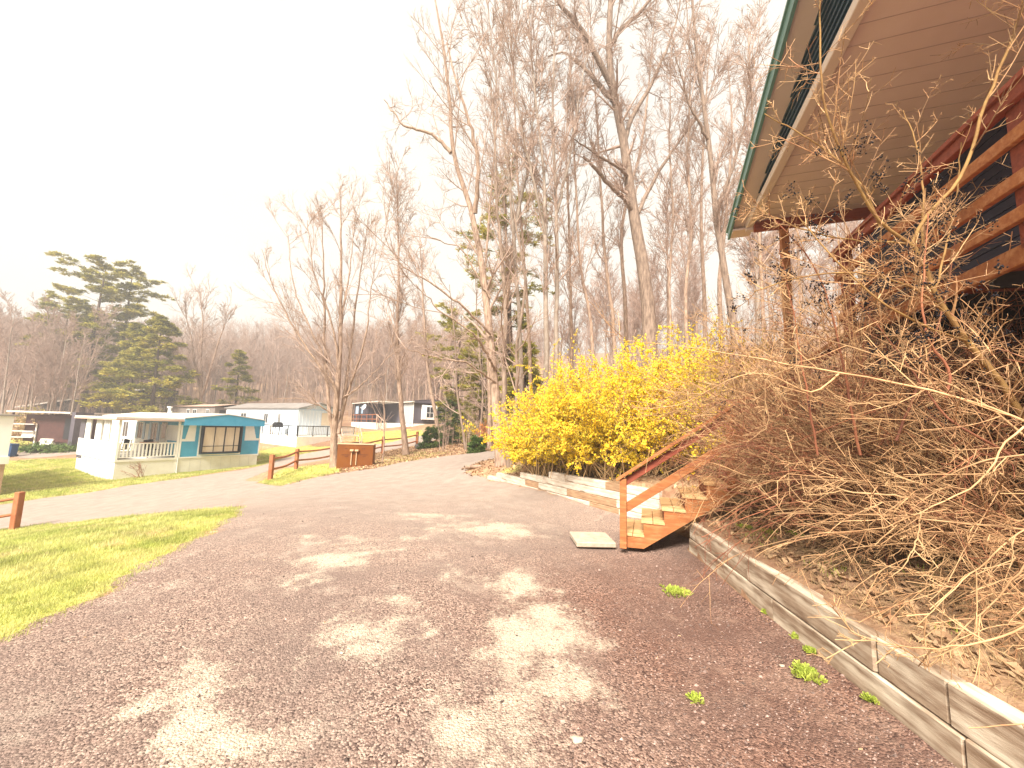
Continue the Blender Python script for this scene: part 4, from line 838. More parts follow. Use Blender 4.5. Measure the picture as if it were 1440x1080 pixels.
# ------------------------------------------------------------------ the big trees, limb by limb
def limbtree(name, label, seed, foot, limbs, mt, mc, k=(9, 7, 5, 3), ang=42, lr=(.42, .5, .5, .5), rmin=.009, upb=.05, t0=.25, group=None, cat_='tree', lmax=2.6):
    """limbs: list of (control points [(px,py,distance)...], r0, r1); the first is the trunk and starts at the foot"""
    g = np.random.default_rng(seed); f = at(*foot); z0 = H1(f[0], f[1]); loc = np.array([f[0], f[1], z0])
    root = empty(name, loc, 0, label, cat_, group); LS = []
    for i, (c, r0, r1) in enumerate(limbs):
        P = [at(*p)-loc for p in c]
        if i == 0: P = [np.array([0, 0, -.2]), np.array([0, 0, .15])]+P
        LS.append(spline(P, r0, r1, 22, .02 if i else .012, g, .45 if i == 0 else 0))
    tubes('trunk', [LS[0]], [12], M[mt], root)
    if len(LS) > 1: tubes('limbs', [cat(LS[1:])], [8], M[mt], root)
    A = cat(LS)
    l1s = []
    for i, lv in enumerate(LS):
        ln_ = np.linalg.norm(np.diff(lv.p[0], axis=0), axis=1).sum(); ki = max(3, int(round(k[0]*ln_/(9. if i else 10.))))
        q1 = sprout(g, lv, ki, t0 if not i else .12, 1, ang, 12, 1, 0, .42, rmin*2, 8, .07, upb, lmin=.01)
        # branch lengths follow the size of the whole tree, not of the limb
        p0_ = q1.p[:, :1]; want = lmax*g.uniform(.35, 1., len(q1.p))*(.55 if ln_ < 2 else 1); cur = np.linalg.norm(np.diff(q1.p, axis=1), axis=2).sum(1); q1.p = p0_+(q1.p-p0_)*(want/cur)[:, None, None]; l1s.append(q1)
    l1 = cat(l1s); l2 = sprout(g, l1, k[1], .1, 1, ang*.9, 10, lr[1], .3, .5, rmin*1.3, 6, .07, upb*.6, lmin=.35)
    l3 = sprout(g, l2, k[2], .1, 1, ang*.9, 12, lr[2], .2, .55, rmin, 4, .07, upb*.4, lmin=.22); L_ = [l1, l2, l3]; sd = [6, 4, 3]
    if k[3]: L_.append(sprout(g, l3, k[3], .1, 1, 38, 12, lr[3], .2, .6, rmin*.8, 3, .07, .02, lmin=.12)); sd.append(3)
    tubes('crown', L_, sd, M[mc], root); return root
D = 18.
limbtree('oak_tree', 'massive dark-barked bare oak with forking limbs behind the forsythia', 1, (914, 470, D), [
 ([(913, 427, D), (899, 345, D), (889, 289, D), (880, 213, D), (869, 164, D), (858, 111, D-.3), (853, 58, D-.6), (862, -10, D-1), (850, -120, D-1)], .36, .07),
 ([(860, 120, D-.3), (847, 93, D-.6), (820, 44, D-1), (782, -2, D-1.6), (730, -60, D-2)], .17, .05),
 ([(862, 140, D-.2), (851, 129, D), (824, 98, D+.5), (793, 71, D+1), (770, 80, D+1.3)], .15, .03),
 ([(856, 66, D-.5), (872, 42, D-.2), (896, 22, D), (920, -8, D), (960, -50, D)], .13, .04),
 ([(878, 200, D), (890, 160, D+.6), (909, 133, D+1), (931, 84, D+1.4), (953, 27, D+2), (960, -30, D+2)], .13, .03),
 ([(893, 300, D), (878, 278, D-.4), (864, 267, D-.7), (848, 250, D-1), (833, 231, D-1.4), (820, 220, D-1.5)], .14, .06),
 ([(897, 300, D), (910, 270, D+.4), (922, 249, D+.6), (953, 200, D+1), (985, 160, D+1.3), (1010, 100, D+1.5)], .11, .02),
 ([(884, 250, D), (870, 235, D-1), (850, 225, D-1.6), (800, 190, D-2.4)], .09, .02)], 'bark_oak', 'twig', k=(13, 7, 5, 2), lr=(.35, .5, .5, .5), rmin=.009, upb=.02, t0=.35)
D = 13.
limbtree('bare_tree', 'tall forked grey tree leaning left at the far end of the forsythia', 2, (706, 652, D), [
 ([(697, 560, D), (686, 440, D+.3), (676, 360, D+.4), (669, 311, D+.5), (655, 271, D+.6), (641, 235, D+.7), (633, 213, D+.7), (635, 178, D+.7), (631, 111, D+.6), (620, 44, D+.5), (612, 0, D+.4)], .17, .03),
 ([(634, 215, D+.7), (620, 198, D+.7), (600, 184, D+.7), (567, 178, D+.6), (540, 140, D+.6)], .075, .015),
 ([(668, 300, D+.5), (672, 260, D+.2), (673, 222, D), (660, 169, D-.3), (640, 111, D-.6), (628, 60, D-.7)], .09, .02),
 ([(690, 470, D), (650, 430, D-.8), (610, 400, D-1.2), (560, 372, D-1.6), (540, 330, D-1.8)], .05, .012),
 ([(697, 520, D), (670, 470, D-1.2), (620, 440, D-1.6), (585, 400, D-2)], .045, .012), ([(698, 540, D), (660, 510, D-.9), (620, 505, D-1.4), (570, 490, D-2)], .04, .012),
 ([(690, 420, D+.2), (650, 350, D), (600, 330, D-.4)], .04, .012)], 'bark', 'twig', k=(10, 6, 4, 2), lr=(.32, .5, .5, .5), rmin=.007, upb=.04, t0=.2)
limbtree('bare_tree', 'dark slender twin-stemmed tree touching the left end of the forsythia', 3, (718, 655, 12.6), [
 ([(712, 600, 12.6), (706, 540, 12.7), (712, 470, 12.8), (708, 380, 12.9), (700, 300, 13), (696, 200, 13), (690, 100, 13)], .10, .02),
 ([(716, 620, 12.6), (728, 560, 12.5), (726, 480, 12.5), (742, 400, 12.5), (722, 300, 12.6), (716, 230, 12.6)], .075, .015)], 'bark_oak', 'twig', k=(12, 6, 4, 0), lr=(.22, .5, .5, .5), rmin=.006, upb=.03, t0=.15)
def slim(label, seed, path, r0, r1=.02, mt='bark', k=(15, 7, 4, 2), extra=(), t0=.28, upb=.07, ang=32, lr=.2, name='bare_tree', **kw):
    limbtree(name, label, seed, path[0], [(path[1:], r0*.82, r1*.8)]+list(extra), mt, 'twig', k=k, lr=(lr, .5, .5, .5), upb=upb, t0=t0, ang=ang, **kw)
slim('pale slender birch-like trunk just left of two pale trunks above the forsythia', 4, [(735, 560, 15), (733, 500, 15), (728, 420, 15), (722, 330, 15), (718, 267, 15), (707, 180, 15), (690, 60, 15), (684, -20, 15)], .13, mt='bark_pale', extra=[([(722, 330, 15), (742, 240, 15.4), (752, 150, 15.6), (756, 40, 15.8)], .07, .02)])
slim('left one of a close pair of pale trunks above the forsythia', 5, [(768, 560, 14.5), (768, 500, 14.5), (769, 444, 14.5), (766, 350, 14.5), (767, 249, 14.6), (758, 180, 14.8), (748, 90, 15), (742, 0, 15)], .15, mt='bark_pale', extra=[([(767, 330, 14.5), (752, 262, 14), (736, 190, 13.8), (722, 110, 13.6), (716, 40, 13.5)], .06, .015)])
slim('right one of a close pair of pale trunks above the forsythia', 6, [(782, 560, 15), (782, 500, 15), (782, 444, 15), (784, 350, 15), (782, 267, 15), (776, 170, 15), (780, 44, 15), (782, -40, 15)], .14, mt='bark_pale', extra=[([(783, 300, 15), (800, 230, 15.4), (812, 150, 15.6), (830, 60, 16)], .06, .015)])
slim('brown trunk leaning slightly left at the right end of the forsythia', 7, [(1037, 480, 16), (1033, 455, 16), (1020, 391, 16), (1007, 311, 16), (998, 200, 16), (984, 111, 16), (975, 20, 16), (970, -60, 16)], .20, .05, extra=[([(1005, 300, 16), (1030, 240, 16), (1048, 170, 16), (1060, 80, 16)], .08, .02), ([(998, 200, 16), (970, 150, 15.5), (950, 80, 15)], .07, .02)], mt='bark_oak')
for i, (lab, p, r, sp) in enumerate((
 ('thin bare tree right behind the big oak', [(945, 470, 19), (940, 400, 19), (948, 300, 19), (940, 200, 19), (945, 60, 19)], .10, 7),
 ('crooked bare tree between the oak and the leaning brown trunk', [(968, 470, 17), (962, 400, 17), (975, 330, 17), (965, 230, 17), (972, 120, 17), (965, 0, 17)], .11, 8),
 ('pale bare tree hard by the leaning brown trunk', [(992, 480, 21), (990, 400, 21), (985, 300, 21), (990, 180, 21), (1000, 40, 21)], .16, 9),
 ('dark bare tree just left of the big oak', [(868, 500, 19), (862, 430, 19), (850, 370, 19), (846, 280, 19), (838, 150, 19), (830, 20, 19)], .13, 10),
 ('bare tree with a hooked low limb left of the oak', [(838, 520, 16), (832, 440, 16), (815, 390, 16), (812, 300, 16), (806, 180, 16), (800, 40, 16)], .10, 11),
 ('slim tree between the pale pair and the hooked tree', [(806, 530, 20), (803, 430, 20), (800, 330, 20), (796, 200, 20), (802, 60, 20)], .13, 12),
 ('thin dark tree standing behind the porch post', [(1075, 500, 14), (1072, 420, 14), (1066, 300, 14), (1058, 180, 14), (1052, 40, 14)], .09, 13),
 ('slim tree seen through the gap right of the porch post', [(1128, 500, 15), (1126, 420, 15), (1122, 330, 15), (1118, 200, 15)], .10, 14),
 ('tall thin tree rising from the left of the forsythia, behind the twin stems', [(748, 560, 18), (745, 470, 18), (738, 380, 18), (728, 250, 18), (722, 120, 18), (716, 0, 18)], .12, 15),
 ('slanting thin tree crossing the crown of the leaning grey tree', [(690, 600, 21), (688, 520, 21), (680, 400, 21), (690, 280, 21), (700, 150, 21), (706, 30, 21)], .13, 16),
 ('high-crowned tree between oak limbs and the pale pair', [(882, 520, 24), (880, 420, 24), (870, 320, 24), (905, 200, 24), (915, 90, 24), (925, -30, 24)], .18, 17),
 ('grey tree beyond the crooked one, on the slope', [(1015, 470, 25), (1010, 400, 25), (1022, 300, 25), (1030, 180, 25), (1022, 60, 25)], .2, 18),
 ('bare upright tree left of the pale slender trunk', [(712, 600, 25), (708, 500, 25), (716, 380, 25), (706, 260, 25), (700, 160, 25)], .16, 19))):
    slim(lab, 30+sp, p, r, k=(13, 7, 4, 2), rmin=.008)
# maple by the board: several upswept stems
D = 18.5
limbtree('maple_tree', 'wide fan-shaped bare maple with several upswept stems beside the brown board', 20, (471, 655, D), [
 ([(468, 640, D), (470, 600, D), (474, 560, D), (478, 500, D), (480, 420, D), (480, 340, D), (478, 262, D)], .17, .015),
 ([(468, 620, D), (462, 560, D), (458, 520, D), (456, 450, D), (455, 380, D), (452, 300, D)], .10, .015),
 ([(470, 600, D), (476, 560, D-.3), (474, 540, D-.5), (456, 525, D-.6), (436, 495, D-.8), (410, 455, D-1), (386, 410, D-1.2), (368, 350, D-1.3)], .07, .012),
 ([(475, 560, D), (455, 500, D), (430, 450, D+.2), (412, 400, D+.4), (405, 330, D+.5)], .06, .012),
 ([(476, 610, D), (484, 560, D+.3), (492, 500, D+.6), (500, 430, D+1), (512, 350, D+1), (520, 300, D+1)], .09, .012),
 ([(482, 580, D+.2), (500, 520, D-.3), (516, 470, D-.6), (522, 400, D-.8), (530, 350, D-.8)], .06, .012),
 ([(477, 520, D), (466, 450, D-.5), (440, 380, D-.9), (432, 310, D-1)], .06, .012), ([(480, 450, D), (492, 380, D+.2), (500, 300, D+.3)], .05, .012),
 ([(474, 590, D), (455, 572, D-.6), (420, 560, D-1), (380, 560, D-1.4)], .03, .01), ([(482, 560, D), (505, 545, D-.6), (530, 520, D-.8), (548, 500, D-1)], .035, .01)],
 'bark', 'twig', k=(10, 6, 4, 2), ang=25, lr=(.36, .5, .5, .5), rmin=.0065, upb=.05, t0=.25, lmax=2.6)
slim('tall straight mottled tree right of the brown board, leaning a little left', 21, [(572, 632, 22), (566, 600, 22), (562, 540, 22), (557, 470, 22), (561, 400, 22), (560, 320, 22), (557, 240, 22)], .19, .02, mt='bark', k=(28, 7, 4, 2), t0=.22, rmin=.008, ang=36, lr=.17, upb=.10)
slim('thin grey sapling between the brown board and the straight mottled tree', 22, [(539, 640, 19.5), (541, 600, 19.5), (540, 560, 19.5), (544, 520, 19.5)], .05, .012, k=(14, 5, 3, 0), t0=.2, rmin=.005)
slim('smooth leaning tree in front of the dark trailer bay window', 23, [(620, 612, 30), (612, 580, 30), (604, 540, 30), (598, 480, 30), (594, 400, 30), (590, 330, 30)], .20, .03, k=(16, 6, 4, 2), t0=.3)
for i, (lab, p, r) in enumerate((('leftmost dark stem of the little grove beyond the drive', [(656, 626, 22), (648, 590, 22), (642, 550, 22), (640, 480, 22), (632, 400, 22)], .10),
 ('upright dark stem in the middle of the little grove', [(676, 624, 23), (676, 590, 23), (680, 550, 23), (672, 470, 23), (668, 380, 23)], .10), ('right dark stem of the little grove, half behind the grey trees', [(687, 622, 22.5), (690, 590, 22.5), (686, 540, 22.5), (692, 450, 22.5)], .09),
 ('short leaning stub-like stem at the right of the little grove', [(698, 616, 24), (690, 600, 24), (684, 585, 24), (682, 540, 24)], .10))):
    slim(lab, 60+i, p, r, k=(14, 5, 4, 0), t0=.2, mt='bark_oak', ang=50)
slim('twisted multi-stem tree before the wood, between the two pine groups', 24, [(283, 566, 55), (284, 540, 55), (282, 500, 55), (286, 450, 55), (280, 410, 55)], .3, .04, k=(12, 6, 4, 2), rmin=.018, lr=.3, extra=[([(284, 556, 55), (296, 520, 55), (306, 485, 55), (322, 440, 55)], .2, .03), ([(283, 556, 55), (274, 510, 55), (268, 470, 55), (258, 430, 55)], .2, .03)], lmax=5)
# ------------------------------------------------------------------ pines
def pz_(px, py, y): p = at(px, py, y); return (p[0], p[1], H1(p[0], p[1]))
def ph(px, top, y, base): return float(at(px, top, y)[2]-base[2])
for i, (px, py, y, top, lab, lo, bl, nb, c, dn, ms) in enumerate((
 (112, 600, 58, 368, 'tallest white pine of the left group, with a bare dark trunk', .30, .23, 64, .8, 24, 5), (156, 598, 62, 384, 'second tall pine, just right of the tallest one', .28, .21, 56, .8, 22, 4),
 (212, 596, 52, 445, 'bright green full-skirted pine at the right of the left group', .10, .42, 58, 1.0, 20, 0), (176, 598, 55, 455, 'dense green lower pine between the tall pines and the full-skirted one', .14, .36, 60, 1., 20, 0), (66, 604, 60, 420, 'thin brownish pine left of the tallest one', .3, .22, 56, .8, 16, 6),
 (330, 576, 62, 492, 'small dark green pine standing before the bare wood above the blue-white trailer', .12, .34, 34, 1.1, 13, 0),
 (640, 610, 34, 440, 'pale green pine among bare trees beyond the drive, nearest the cabin', .12, .26, 60, 1., 20, 4), (715, 600, 26, 250, 'tall faint green pine rising behind the leaning grey tree', .25, .17, 64, .9, 20, 5), (738, 590, 22, 480, 'bushy green young pine behind the left end of the forsythia', .1, .32, 44, 1.1, 18, 0), (675, 612, 28, 470, 'mid-green pine behind the little grove', .15, .26, 50, 1., 18, 3))):
    b_ = pz_(px, py, y); h = ph(px, top, y, b_); far = y > 40
    pine(70+i, h, h*.017+.05, b_, lab, lo, bl, nb, cone=c, dens=dn, holes=ms, size=.62 if far else .32, width=.075 if far else .03)
for i, (px, py, y, h, lab) in enumerate(((604, 629, 25, 1.35, 'small light green spruce sapling beside the fence end'), (628, 624, 27, 3.2, 'thin pale green spruce sapling, taller than its neighbour'), (672, 634, 20, .8, 'tiny spruce sapling right of the leaf litter'), (645, 618, 29, 2.4, 'young spruce with yellowish tips left of the little grove'))):
    pine(90+i, h, .03, pz_(px, py, y), lab, .06, .42, 34, mn='needle2', name='spruce_sapling', size=.13, width=.016, dens=18)
# ------------------------------------------------------------------ the woods
protos = []
for i in range(9):
    g = np.random.default_rng(200+i)
    protos.append(bare_tree(300+i, 17+g.uniform(-2, 3), .15+g.uniform(-.04, .06), spread=.30 if i % 3 else .40, ang=32+g.uniform(0, 10), k=(26, 9, 6), t0=.32, lean=(g.normal(0, .03), g.normal(0, .03)), rmin=.017, wander=.05, mt='bark' if i % 4 else 'bark_pale', mc='twig_far', name='woodland_tree', upb=.07, twolead=(i % 3 == 0)))
rng = np.random.default_rng(77); spots = []
def ok(x, y, dmin):
    for (a, b_, _) in spots:
        if (a-x)**2+(b_-y)**2 < dmin*dmin: return False
    return True
def field(n, fx, fy, dmin, grp):
    c = 0; tries = 0
    while c < n and tries < n*60:
        tries += 1; x, y = fx(), fy()
        px = 720+541*x/y
        if ok(x, y, dmin): spots.append((x, y, grp)); c += 1
def polar(lo, hi, d0, d1):
    def f():
        px = rng.uniform(lo, hi); y = rng.uniform(d0**2, d1**2)**.5; return (px-720)/541*y, y
    return f
def field2(n, f, dmin, grp):
    c = t = 0
    while c < n and t < n*80:
        t += 1; x, y = f()
        if ok(x, y, dmin) and float(sdist(np.array([x]), np.array([y]), DRIVE)[0]) > .6: spots.append((x, y, grp)); c += 1
field2(130, polar(-40, 660, 62, 105), 2.0, 0); field2(48, polar(-20, 120, 48, 75), 2.2, 0); field2(40, polar(560, 1010, 32, 85), 2.2, 1); field2(22, polar(880, 1250, 24, 65), 2.2, 1)
GR = (('tall grey-brown bare tree in the wood on the hillside beyond the trailers', 'bare trees of the far hillside wood'), ('bare tree in the thin wood on the slope behind the forsythia', 'bare trees of the slope behind the forsythia'))
for i, (x, y, gp) in enumerate(spots):
    o = protos[i] if i < len(protos) else copy_tree(protos[rng.integers(len(protos))])
    s = rng.uniform(.72, 1.12)*(.82 if gp == 0 else .85); o.scale = (s*rng.uniform(.9, 1.15),)*2+(s,); o.rotation_euler = (rng.normal(0, .03), rng.normal(0, .03), rng.uniform(0, 6.28)); o.location = (x, y, H1(x, y)-.1)
    tag(o, GR[gp][0], 'tree', GR[gp][1])
# the mass of the wood further up, and its brushwood
def brushwood(name, f, n, h, r, k, label, m, cat_):
    P = np.array([f() for _ in range(n)]); P = P[(sdist(P[:, 0], P[:, 1], DRIVE) > .5) & (sdist(P[:, 0], P[:, 1], LANE) > .5) & (green(P[:, 0], P[:, 1]) < .1)]; n = len(P); z = HT(P[:, 0], P[:, 1]); g = np.random.default_rng(n)
    s0 = run(g, np.column_stack([P, z-.2]), np.tile([0, 0, 1.], (n, 1))+g.normal(0, .07, (n, 3)), h*g.uniform(.5, 1.15, n), r*g.uniform(.5, 1.2, n), np.full(n, r*.15), 8, .04, .02)
    s1 = sprout(g, s0, k, .3, 1, 34, 10, .3, .5, .45, r*.18, 5, .08, .08); s2 = sprout(g, s1, 4, .2, 1, 38, 10, .5, .3, .6, r*.16, 3, .1, .03)
    tag(tubes(name, [s0, s1, s2], [4, 3, 3], m), label, cat_, kind='stuff')
brushwood('distant_woodland', polar(-450, 720, 72, 150), 3300, 15, .13, 14, 'pinkish-grey mass of bare wood covering the far hill', M['twig_far'], 'woodland')
brushwood('distant_woodland', polar(560, 1300, 55, 100), 200, 12, .12, 10, 'pale mass of bare wood on the upper slope to the right', M['twig_far'], 'woodland')
brushwood('brushwood', polar(-300, 700, 50, 90), 3000, 4.2, .03, 7, 'brown leafless brushwood along the foot of the far hillside', M['twig'], 'undergrowth')
brushwood('brushwood', polar(620, 1200, 16, 40), 1100, 2.8, .018, 6, 'tangled leafless saplings under the trees behind the forsythia', M['twig'], 'undergrowth')
# ------------------------------------------------------------------ brush at the right
def pxs(pts): return [at(*p) for p in pts]
def stemset(limbs, g): return cat([spline(pxs(c), r0, r1, 20, .0025, g) for c, r0, r1 in limbs])
def twiggy(g, A, k=(9, 5, 3), ang=50, lr=(.28, .4, .4), rmin=.0016, upb=.02, t0=.1, lmax=.7):
    l1 = sprout(g, A, k[0], t0, 1, ang, 14, lr[0], .3, .5, rmin*1.6, 8, .05, upb, lmax=lmax, lmin=.08); l2 = sprout(g, l1, k[1], .1, 1, 50, 14, lr[1], .2, .7, rmin*1.2, 5, .05, upb, lmax=.35, lmin=.03)
    return [l1, l2]+([sprout(g, l2, k[2], .1, 1, 60, 14, lr[2], .2, .8, rmin, 4, .08, 0, lmax=.14, lmin=.015)] if k[2] else [])
def brush(label, seed, limbs, mt, mc, k=(9, 5, 3), berries=None, name='bare_shrub', foot=None, **kw):
    g = np.random.default_rng(seed); f = at(*foot); loc = (f[0], f[1], H1(f[0], f[1])); r = empty(name, loc, 0, label, 'shrub')
    A = stemset(limbs, g); A.p = A.p-np.array(loc); tubes('stems', [A], [7], M[mt], r); tw = twiggy(g, A, k, **kw); tubes('twigs', tw, [5, 4, 3][:len(tw)], M[mc], r)
    if berries:
        n, lo, hi = berries; pts = along(g, tw[1], 6, .3, .004)+np.array(loc); q = pts-ORG; zc = q@fw; X = 720+F*(q@CR)/zc; Y_ = 540-F*(q@CU)/zc
        keep = (np.sin(X*.035+1)*np.sin(Y_*.05+2) > -.15) & (pts[:, 2] > lo) & (pts[:, 2] < hi); pts = pts[keep]-np.array(loc)
        if len(pts): 
            pts = pts[g.permutation(len(pts))[:n]]; pts = np.repeat(pts, 5, 0)+g.normal(0, .010, (len(pts)*5, 3))
            o8 = np.array([(1, 0, 0), (-1, 0, 0), (0, 1, 0), (0, -1, 0), (0, 0, 1), (0, 0, -1)])*.006; tf = np.array([[0, 2, 4], [2, 1, 4], [1, 3, 4], [3, 0, 4], [2, 0, 5], [1, 2, 5], [3, 1, 5], [0, 3, 5]])
            v = (pts[:, None]+o8).reshape(-1, 3); t_ = (np.arange(len(pts))[:, None, None]*6+tf).reshape(-1, 3); mesh('berries', v, [t_], M['berry'], r, smooth=True)
    return r
Y0 = 2.35
brush('tall olive-stemmed leafless privet with black berries in front of the deck railing', 1, [
 ([(1440, 590, Y0), (1420, 553, Y0), (1360, 480, Y0), (1330, 440, Y0), (1313, 413, Y0), (1300, 370, Y0), (1283, 343, Y0)], .019, .013),
 ([(1286, 348, Y0), (1258, 330, Y0), (1237, 318, Y0), (1215, 275, Y0-.05), (1185, 222, Y0-.1), (1157, 150, Y0-.15), (1153, 70, Y0-.2), (1153, -20, Y0-.25)], .010, .004),
 ([(1237, 318, Y0), (1215, 262, Y0), (1180, 225, Y0), (1130, 190, Y0), (1075, 160, Y0+.05)], .008, .003),
 ([(1283, 343, Y0), (1300, 300, Y0-.05), (1340, 270, Y0-.1), (1362, 235, Y0-.1), (1378, 160, Y0-.15), (1410, 90, Y0-.2), (1438, 10, Y0-.25), (1450, -60, Y0-.3)], .011, .006),
 ([(1300, 370, Y0), (1296, 320, Y0+.1), (1300, 260, Y0+.1), (1288, 200, Y0+.1), (1270, 155, Y0+.15)], .009, .003),
 ([(1313, 413, Y0), (1330, 350, Y0+.1), (1345, 280, Y0+.1), (1352, 200, Y0+.1)], .007, .003),
 ([(1283, 343, Y0), (1240, 340, Y0+.1), (1180, 336, Y0+.2), (1120, 320, Y0+.3), (1060, 290, Y0+.4)], .007, .003), ([(1330, 440, Y0), (1280, 400, Y0-.1), (1200, 380, Y0-.1), (1120, 390, Y0), (1060, 410, Y0)], .007, .003),
 ([(1360, 480, Y0), (1300, 460, Y0-.2), (1230, 420, Y0-.2), (1160, 350, Y0-.1), (1120, 300, Y0)], .008, .003)], 'brush_olive', 'brush', (14, 6, 3), (420, 2.0, 3.4), foot=(1440, 640, Y0), t0=.05, upb=.05)
Y1_ = 2.0
brush('long pale branches reaching level across to the forsythia', 2, [
 ([(1500, 620, Y1_-.2), (1440, 590, Y1_), (1370, 563, Y1_), (1259, 537, Y1_+.2), (1122, 515, Y1_+.5), (1000, 492, Y1_+.8), (930, 484, Y1_+1.), (868, 478, Y1_+1.2)], .008, .002),
 ([(1470, 640, Y1_), (1380, 560, Y1_+.1), (1237, 500, Y1_+.3), (1155, 474, Y1_+.5), (1060, 462, Y1_+.7), (1000, 459, Y1_+.9)], .006, .002),
 ([(1180, 525, Y1_+.4), (1140, 560, Y1_+.4), (1080, 520, Y1_+.5), (1030, 530, Y1_+.7), (960, 570, Y1_+1), (900, 576, Y1_+1.2)], .006, .002),
 ([(1122, 515, Y1_+.5), (1075, 530, Y1_+.5), (1076, 560, Y1_+.5), (1082, 600, Y1_+.5), (1050, 622, Y1_+.5)], .004, .002)], 'brush_pale', 'brush', (10, 4, 2), foot=(1480, 700, Y1_), t0=.05, lmax=.4)
brush('low pale arching branches hanging over the leaf-strewn bank', 3, [
 ([(1500, 760, 1.7), (1440, 742, 1.8), (1340, 735, 1.9), (1267, 726, 2.0), (1160, 722, 2.2), (1089, 722, 2.3)], .0055, .002), ([(1440, 600, 1.8), (1410, 625, 1.8), (1380, 680, 1.8), (1330, 705, 1.9), (1289, 722, 1.9), (1240, 745, 2.0), (1150, 750, 2.1)], .0045, .0015),
 ([(1470, 640, 1.7), (1400, 640, 1.8), (1330, 670, 1.9), (1289, 689, 2.), (1220, 740, 2.1)], .0045, .0015), ([(1500, 700, 1.5), (1420, 760, 1.5), (1340, 830, 1.5), (1290, 880, 1.5)], .0035, .0012),
 ([(1500, 860, 1.3), (1400, 900, 1.4), (1300, 915, 1.5), (1220, 900, 1.6), (1160, 870, 1.7)], .004, .0015), ([(1500, 720, 1.5), (1440, 800, 1.5), (1380, 860, 1.5), (1300, 940, 1.5)], .004, .0015), ([(1280, 700, 2.1), (1180, 690, 2.2), (1130, 655, 2.3), (1108, 625, 2.3)], .006, .002), ([(1295, 720, 2.), (1290, 760, 1.95), (1270, 800, 1.9), (1240, 820, 1.9)], .004, .0015)], 'brush_pale', 'brush_pale', (9, 4, 2), foot=(1480, 800, 1.7), t0=.1, lmax=.5)
brush('dark reddish upright stems left of the olive privet', 4, [
 ([(1150, 640, 2.9), (1125, 500, 2.9), (1118, 450, 2.9), (1105, 390, 2.9), (1095, 350, 2.9)], .008, .003), ([(1330, 560, 2.2), (1340, 520, 2.2), (1310, 490, 2.2), (1295, 440, 2.2), (1300, 380, 2.2), (1305, 300, 2.2)], .008, .003),
 ([(1210, 640, 2.7), (1175, 460, 2.7), (1165, 420, 2.7), (1150, 380, 2.7), (1120, 340, 2.7), (1080, 300, 2.7)], .009, .003), ([(1420, 640, 2.1), (1330, 590, 2.2), (1280, 520, 2.3), (1230, 450, 2.4), (1160, 380, 2.5)], .007, .002), ([(1260, 620, 2.5), (1300, 520, 2.5), (1330, 420, 2.5), (1345, 330, 2.5)], .008, .003)], 'brush_red', 'brush', (12, 5, 3), (220, 2.0, 2.9), foot=(1250, 700, 2.6), t0=.05)
def thicket(label, seed, spots_, mstem, h, spread, lean, k, droop, mtw=None, rmin=.0018, r0=.006, berries=0, lmax=.6, n_=8):
    g = np.random.default_rng(seed); x0, y0 = spots_[0][:2]; loc = np.array([x0, y0, H1(x0, y0)]); r = empty('bare_shrub', loc, 0, label, 'shrub'); sets = []
    for (x, y, n) in spots_:
        P = np.stack([x-loc[0]+g.normal(0, .13, n), y-loc[1]+g.normal(0, .15, n), np.full(n, H1(x, y)-loc[2]-.03)], 1); Dv = np.stack([g.normal(lean[0], spread, n), g.normal(lean[1], spread, n), g.uniform(.35, 1.2, n)], 1)
        sets.append(run(g, P, Dv, h*g.uniform(.45, 1.15, n), r0*g.uniform(.5, 1.3, n), np.full(n, rmin*1.1), 14, .05, droop))
    A = cat(sets); tw = twiggy(g, A, k, ang=36, lr=(.42, .42, .4), rmin=rmin, upb=droop*.6, lmax=lmax*1.4, t0=.12); tubes('stems', [A], [5], M[mstem], r); tubes('twigs', tw, [4, 3, 3][:len(tw)], M[mtw or mstem], r)
    if berries:
        pts = along(g, tw[1], 3, .5, .004); pts = pts[g.permutation(len(pts))]; w = (np.sin(pts[:, 0]*7+pts[:, 2]*5)*np.sin(pts[:, 1]*6+pts[:, 2]*4) > .25) & (pts[:, 2]+loc[2] > 1.7); pts = pts[w][:berries]; pts = np.repeat(pts, 5, 0)+g.normal(0, .010, (len(pts)*5, 3))
        o8 = np.array([(1, 0, 0), (-1, 0, 0), (0, 1, 0), (0, -1, 0), (0, 0, 1), (0, 0, -1)])*.006; tf = np.array([[0, 2, 4], [2, 1, 4], [1, 3, 4], [3, 0, 4], [2, 0, 5], [1, 2, 5], [3, 1, 5], [0, 3, 5]])
        mesh('berries', (pts[:, None]+o8).reshape(-1, 3), [(np.arange(len(pts))[:, None, None]*6+tf).reshape(-1, 3)], M['berry'], r, smooth=True)
    return r
thicket('reddish-brown thicket crowding the stairs behind the near wall end', 11, [(3.75, 4.5, 50), (3.6, 4.25, 70), (3.7, 4.2, 80), (4.1, 4.1, 60), (3.6, 4.75, 40)], 'brush_red', 1.75, .38, (-.05, -.1), (5, 3, 2), -.05, 'brush', r0=.0055)
thicket('dense tan thicket under the far end of the deck', 12, [(3.55, 4.0, 80), (3.7, 3.6, 80), (4.1, 3.9, 80), (4.3, 3.4, 50)], 'brush_red', 1.9, .42, (-.15, -.1), (5, 3, 2), -.06, berries=160)
thicket('dense tan arching thicket below the railing, right of the far-end one', 13, [(3.45, 3.1, 66), (3.6, 2.7, 60), (3.5, 2.1, 40), (3.9, 2.9, 44)], 'brush', 1.65, .45, (-.28, -.05), (5, 3, 2), -.065, berries=120)
thicket('pale strawy arching shrub trailing over the near part of the timber wall', 14, [(3.1, 1.9, 26), (3.15, 1.45, 24), (3.35, 2.4, 16)], 'brush_pale', 1.0, .6, (-.3, -.1), (5, 3, 2), -.11, 'brush', r0=.0035)
